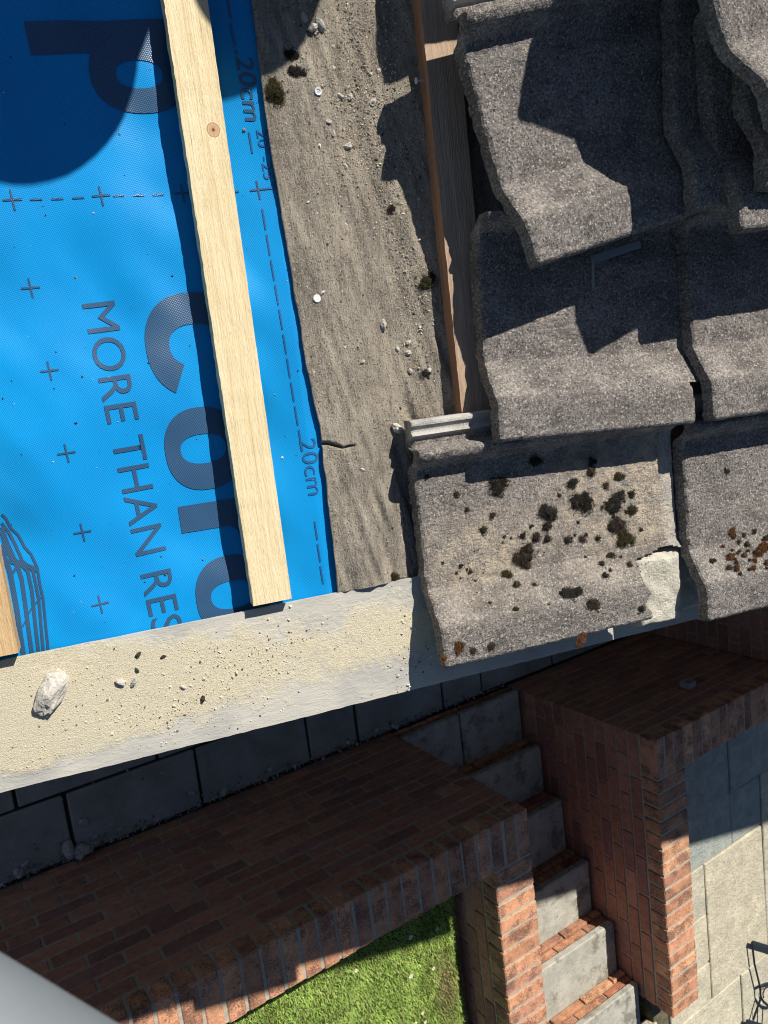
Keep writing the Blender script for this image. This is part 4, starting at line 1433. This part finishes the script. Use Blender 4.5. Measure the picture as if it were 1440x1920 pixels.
fm = [(543, 103, 14, 'dark', 'dark moss lump on the felt at the edge of the round shadow'), (556, 136, 15, 'dark', 'upright dark moss lump below the shadow edge on the felt'), (517, 172, 21, 'olive', 'olive brown moss lump beside the edge of the blue membrane'),
      (802, 531, 19, 'olive', 'dark olive moss ball on the felt beside the old batten'), (737, 391, 12, 'brown', 'brown curled moss scrap in the middle of the felt'), (797, 702, 12, 'dark', 'dark moss scrap among white chips low on the felt'),
      (738, 1082, 14, 'brown', 'reddish brown moss scrap at the foot of the felt by the verge tile'), (910, 38, 10, 'rust', 'rusty moss scrap in the groove at the top of the tilted tile')]
for k, (px, py, r, tone, lb) in enumerate(fm):
    u, v = uv(px, py, .005)
    hh = float(hf(np.array([u]), np.array([v]))[0]) if k < 7 else .110
    moss(px, py, r, hh, tone, lb, 'moss scraps on the felt', seed=800 + k)

def tile_crumbs():
    n = 1500
    k = RNG.integers(0, 4, n)
    cx_ = np.array([880, 560, 320, 840])[k]; cy_ = np.array([650, 760, 860, 830])[k]
    x = RNG.normal(cx_, 85, n); y = RNG.normal(cy_, 80, n)
    ok = (x > 120) & (x < 1000) & (y > 480) & (y < 1010)
    P = []
    for a, b_ in zip(x[ok], y[ok]):
        q = P4(a, b_); h_ = t3h(*q); u, v = uv(q[0], q[1], h_); P.append((u, v, h_))
    P = np.array(P); n = len(P)
    o = grains('moss_crumbs', P, RNG.gamma(1.5, .0004, n) + .0003, pick_cols(n, [(.10, .08, .055), (.22, .18, .12), (.42, .37, .28), (.05, .045, .035)], [.35, .25, .2, .2]), M['grit'], ROOF)
    tag(o, 'brown crumbs and dust lying between the moss on the verge tile', 'crumbs', kind='stuff')


# ---------------------------------------------------------------- grit, chips and stones on the roof
def felt_grit():
    n = 15000
    u = RNG.uniform(.25, .47, n * 4); v = RNG.uniform(VE, .52, n * 4)
    # density: heavy at the top, a band along the middle, thin elsewhere
    dn = .05 + .9 * np.exp(-(((u - .385) / .06) ** 2)) * np.clip((v - .16) / .2, 0, 1) + .5 * np.exp(-(((u - .40 - .02 * np.sin(v * 9)) / .035) ** 2)) * np.clip((v + .2) / .2, .25, 1)
    dn = dn * (.35 + 1.0 * np.clip(fbm(u * 22, v * 16, 0, 3, 91) + .45, 0, 1.4))
    k = (RNG.random(n * 4) < dn * .8) & (u > np.interp(v, EDGE_V, EDGE_U) + .006)
    u, v = u[k][:n], v[k][:n]
    n = len(u)
    s = np.minimum(RNG.gamma(1.3, .00032, n) + .00032, .0034)
    P = np.stack([u, v, hf(u, v) + s * .25], -1)
    c = pick_cols(n, [(.46, .40, .30), (.34, .29, .22), (.24, .215, .18), (.58, .54, .47), (.09, .08, .07), (.42, .28, .16)], [.3, .24, .18, .12, .1, .06])
    o = grains('felt_grit', P, s, c, M['grit'], ROOF)
    tag(o, 'loose sandy grit scattered over the old felt', 'grit', kind='stuff')


felt_grit()
tile_crumbs()


def sand_grit():
    n = 4800
    u = RNG.uniform(-.22, .40, n); t = RNG.random(n)
    f = np.clip(fbm(u * 9 + 3, t * 3, 0, 3, 92) + .3, 0, 1)
    k = RNG.random(n) < f * np.clip(1.2 - np.abs(t - .5) * 2.2, 0, 1)
    u, t = u[k], t[k]; n = len(u)
    v = -.4325 + .164 * t
    s = np.minimum(RNG.gamma(1.5, .00034, n) + .0003, .0028)
    P = np.stack([u, v, np.full(n, .0065) + s * .2], -1)
    c = pick_cols(n, [(.66, .58, .42), (.52, .45, .32), (.10, .09, .08), (.62, .60, .55), (.2, .16, .1)], [.50, .25, .07, .14, .04])
    o = grains('mortar_dust', P, s, c, M['grit'], ROOF)
    tag(o, 'sandy mortar dust strewn along the pale verge strip', 'dust', kind='stuff')


sand_grit()


def tile_debris():
    # the odd chip lying on the membrane
    n = 240
    u = RNG.uniform(-.2, .245, n); v = RNG.uniform(VE, .50, n)
    k = ~((u > .125) & (u < .19)); u, v = u[k], v[k]; n = len(u)
    s = RNG.gamma(1.6, .0003, n) + .00025
    P = np.stack([u, v, np.minimum(hm(u, v), -.0008) + s * .4], -1)
    c = pick_cols(n, [(.05, .045, .04), (.5, .5, .48), (.2, .18, .15)], [.5, .3, .2])
    o = grains('membrane_crumbs', P, s, c, M['grit'], ROOF)
    tag(o, 'scattered crumbs lying on the blue membrane', 'crumbs', kind='stuff')


tile_debris()

chips = [(723, 607, 11, 'angular pale grey chip alone in the middle of the lower felt'), (772, 660, 7, 'white chip in the middle of the chip cluster by the batten'), (752, 654, 6, 'small pale chip left of the chip cluster on the felt'),
         (772, 640, 6, 'topmost pale chip of the cluster beside the old batten'), (775, 694, 7, 'pale chip touching the dark moss scrap low on the felt'), (810, 694, 7, 'white chip right of the dark moss scrap'),
         (747, 803, 12, 'white mortar chip by the ribbed end of the verge tile'), (705, 184, 8, 'white chip at the shadow edge high on the felt'), (640, 178, 6, 'pale chip right of the upper nail washer'),
         (660, 177, 6, 'pale chip second right of the upper nail washer'), (616, 228, 6, 'grey chip in the gravel patch below the upper washer'), (625, 250, 6, 'tan chip lowest in the gravel patch below the upper washer'),
         (655, 272, 8, 'whitish chip in the middle of the upper felt'), (649, 310, 6, 'small pale chip between the two nail washers'), (680, 678, 5, 'small pale chip left of the chip cluster low on the felt'),
         (570, 35, 9, 'grey shaded chip at the top of the felt inside the round shadow'), (585, 55, 10, 'light chip on the upper felt at the shadow edge'), (600, 48, 12, 'grey slate chip in the gravel at the top of the felt')]
for k, (px, py, r, lb) in enumerate(chips):
    u, v = uv(px, py, .004)
    hh = float(hf(np.array([u]), np.array([v]))[0])
    rr = r * .00062
    o = lump('stone_chip', rr, rr * .75, 120 + k, M['stone' if k not in (0, 15, 17) else 'flint'], 6, .55, mw=roof_at(u, v, hh - .0006, k * 1.7), rx=.75, ry=1.15)
    tag(o, lb, 'stone chip', 'chips on the felt')
us_ = [(95, 1297, 0, 'long pale rock lying on the sandy left end of the verge strip'), (226, 1278, 9, 'pale flat chip on the verge strip, left of a twin'), (251, 1278, 8, 'grey chip on the verge strip, right of a twin'),
       (257, 1256, 5, 'small dark almond shaped chip above the twin chips on the verge strip'), (306, 1231, 5, 'small dark crumb high on the verge strip under the membrane'), (380, 1310, 7, 'dark splinter on the lower half of the verge strip'),
       (343, 1288, 5, 'tiny pale chip pair on the verge strip between the splinter and the twins'), (259, 1227, 6, 'dark double crumb near the top edge of the verge strip')]
for k, (px, py, r, lb) in enumerate(us_):
    u, v = uv(px, py, .006)
    if k == 0:
        o = lump('rock', .0265, .012, 15, M['stone'], 14, .38, mw=roof_at(u, v, .0045, math.radians(-30)), rx=.58, ry=1.12)
        tag(o, lb, 'stone')
        continue
    rr = r * .00066
    o = lump('stone_chip', rr, rr * .7, 160 + k, M['stone' if k in (1, 6) else 'flint'] if k not in (3, 4, 5, 7) else M['soil'], 6, .5, mw=roof_at(u, v, .0055, k * 1.2), rx=.6, ry=1.2)
    tag(o, lb, 'stone chip', 'chips on the verge strip')


# nail washers on the felt
for (px, py, hole, lb) in ((595, 174, True, 'round silver clout nail head with a dimple near the top of the felt'), (594, 560, False, 'plain white disc nail head on the lower felt')):
    u, v = uv(px, py, .004)
    hh = float(hf(np.array([u]), np.array([v]))[0])
    mb = MB()
    rr = .0052
    prof = [(rr, -.001), (rr, .0012), (rr * .85, .0019), (rr * .5, .0017)] + ([(rr * .42, .0008), (rr * .25, .0009), (rr * .12, .0016), (.0001, .0017)] if hole else [(.0001, .0019)])
    nn = 20
    for (r_, z_) in prof:
        for k in range(nn):
            mb.V.append((r_ * math.cos(k * 2 * math.pi / nn), r_ * math.sin(k * 2 * math.pi / nn), z_))
    for i in range(len(prof) - 1):
        for k in range(nn):
            mb.F.append([i * nn + k, i * nn + (k + 1) % nn, (i + 1) * nn + (k + 1) % nn, (i + 1) * nn + k]); mb.C.append((1, 1, 1))
    o = mb.build('nail', M['steel' if hole else 'paint'], roof_at(u, v, hh + .0006, 0, .05, .04), smooth=False)
    tag(o, lb, 'nail', 'nail heads on the felt')

# nail sticking out of the old batten
u, v = uv(780, 153, .012)
mb = MB()
mb.tube([(.022, 0, 0), (0, 0, .001)], .0016, 8); mb.tube([(0, 0, .001), (-.0015, 0, .001)], .0042, 10)
o = mb.build('nail', M['steel'], roof_at(u, v, .014, .1))
tag(o, 'nail sticking out of the side of the old batten', 'nail')

# tile clip: flat strip with a nail, under the tilted tile's lower edge
a = uv(1111, 487, .082); b_ = uv(1200, 458, .088); c_ = uv(1113, 540, .074)
e = empty('tile_clip', roof_at(a[0], a[1], 0)); 
mb = MB()
A_, B_, C_ = Vector((0, 0, .082)), Vector((b_[0] - a[0], b_[1] - a[1], .088)), Vector((c_[0] - a[0], c_[1] - a[1], .074))
d = (B_ - A_).normalized(); p = Vector((-d.y, d.x, 0)) * .0052
nn = len(mb.V)
for q in (A_ - d * .002, B_):
    for s_ in (-1, 1):
        for z_ in (0, .0013):
            mb.V.append(tuple(q + p * s_ + Vector((0, 0, z_))))
for f in ((0, 1, 3, 2), (4, 6, 7, 5), (0, 4, 5, 1), (2, 3, 7, 6), (1, 5, 7, 3), (0, 2, 6, 4)):
    mb.F.append([nn + i for i in f]); mb.C.append((1, 1, 1))
mb.build('clip_strip', M['tube'], None, e)
mb = MB(); mb.tube([A_ + Vector((.001, .002, .0005)), A_.lerp(C_, .55), C_], .0021, 8); mb.tube([C_, C_ + (C_ - A_).normalized() * .004], .0010, 8)
mb.build('clip_nail', M['tube'], None, e)
tag(e, 'grey metal tile clip and nail poking from under the tilted tile', 'tile clip')

# white flake on the tilted tile
u, v = uv(1100, 350, .104)
o = lump('stone_flake', .0095, .006, 77, M['paint'], 6, .5, mw=roof_at(u, v, .1035, .5, .3), rx=.8, ry=.9)
tag(o, 'white flake at the shadow edge on the tilted tile', 'flake')


# ---------------------------------------------------------------- out of frame: invented tub and roll, added to throw the round shadows
def lathe(name, prof, mat, mw=None, parent=None, n=48):
    mb = MB()
    for (r_, z_) in prof:
        for k in range(n):
            mb.V.append((r_ * math.cos(k * 2 * math.pi / n), r_ * math.sin(k * 2 * math.pi / n), z_))
    for i in range(len(prof) - 1):
        for k in range(n):
            mb.F.append([i * n + k, i * n + (k + 1) % n, (i + 1) * n + (k + 1) % n, (i + 1) * n + k]); mb.C.append((1, 1, 1))
    return mb.build(name, mat, mw, parent, True)


SU, SV = .600, 1.027          # sun's slope over the roof plane per unit of height
hh = .42
e = empty('tub_shadow_caster', roof_at(-.072 + SU * hh, .458 + SV * hh, .025))
lathe('tub', [(.001, .002), (.148, .002), (.152, 0), (.154, hh - .04), (.161, hh - .03), (.161, hh - .022), (.151, hh - .022), (.147, .012), (.001, .012)], M['rubber'], None, e)
lathe('rubble_fill', [(.149, hh - .09), (.11, hh - .05), (.05, hh - .035), (.001, hh - .03)], M['flint'], None, e)
tag(e, 'unseen tub-shaped stand-in added up the roof to throw the large rounded shadow', 'tub')
hr = .42
e = empty('roll_shadow_caster', roof_at(.213 + SU * hr, .468 + SV * hr, .025))
lathe('roll', [(.03, hr - .04), (.03, hr - .025), (.070, hr - .024), (.077, hr - .027), (.079, hr - .035), (.080, 0), (.03, 0)], M['membrane'], None, e)
tag(e, 'unseen roll-shaped stand-in added up the roof to throw the small rounded shadow', 'roll')

# scaffold tube close to the lens
dep = .17
p0 = np.array([(107 - 720) / 1450 * dep, (1855 - 960) / 1450 * dep, dep])
dirc = np.array([.855, .517, 0.0]); perp = np.array([-.517, .855, 0.0])
cc = R.T @ (p0 + perp * .0325 + np.array([0, 0, .004])); dw = R.T @ dirc
c = Vector(cc) + C0
mb = MB()
mb.tube([c - Vector(dw) * .55, c, c + Vector(dw) * .45], .02415, 32)
o = mb.build('scaffold_tube', M['tube'], smooth=True)
tag(o, 'blurred pale grey scaffold tube across the lower left corner', 'scaffold tube')
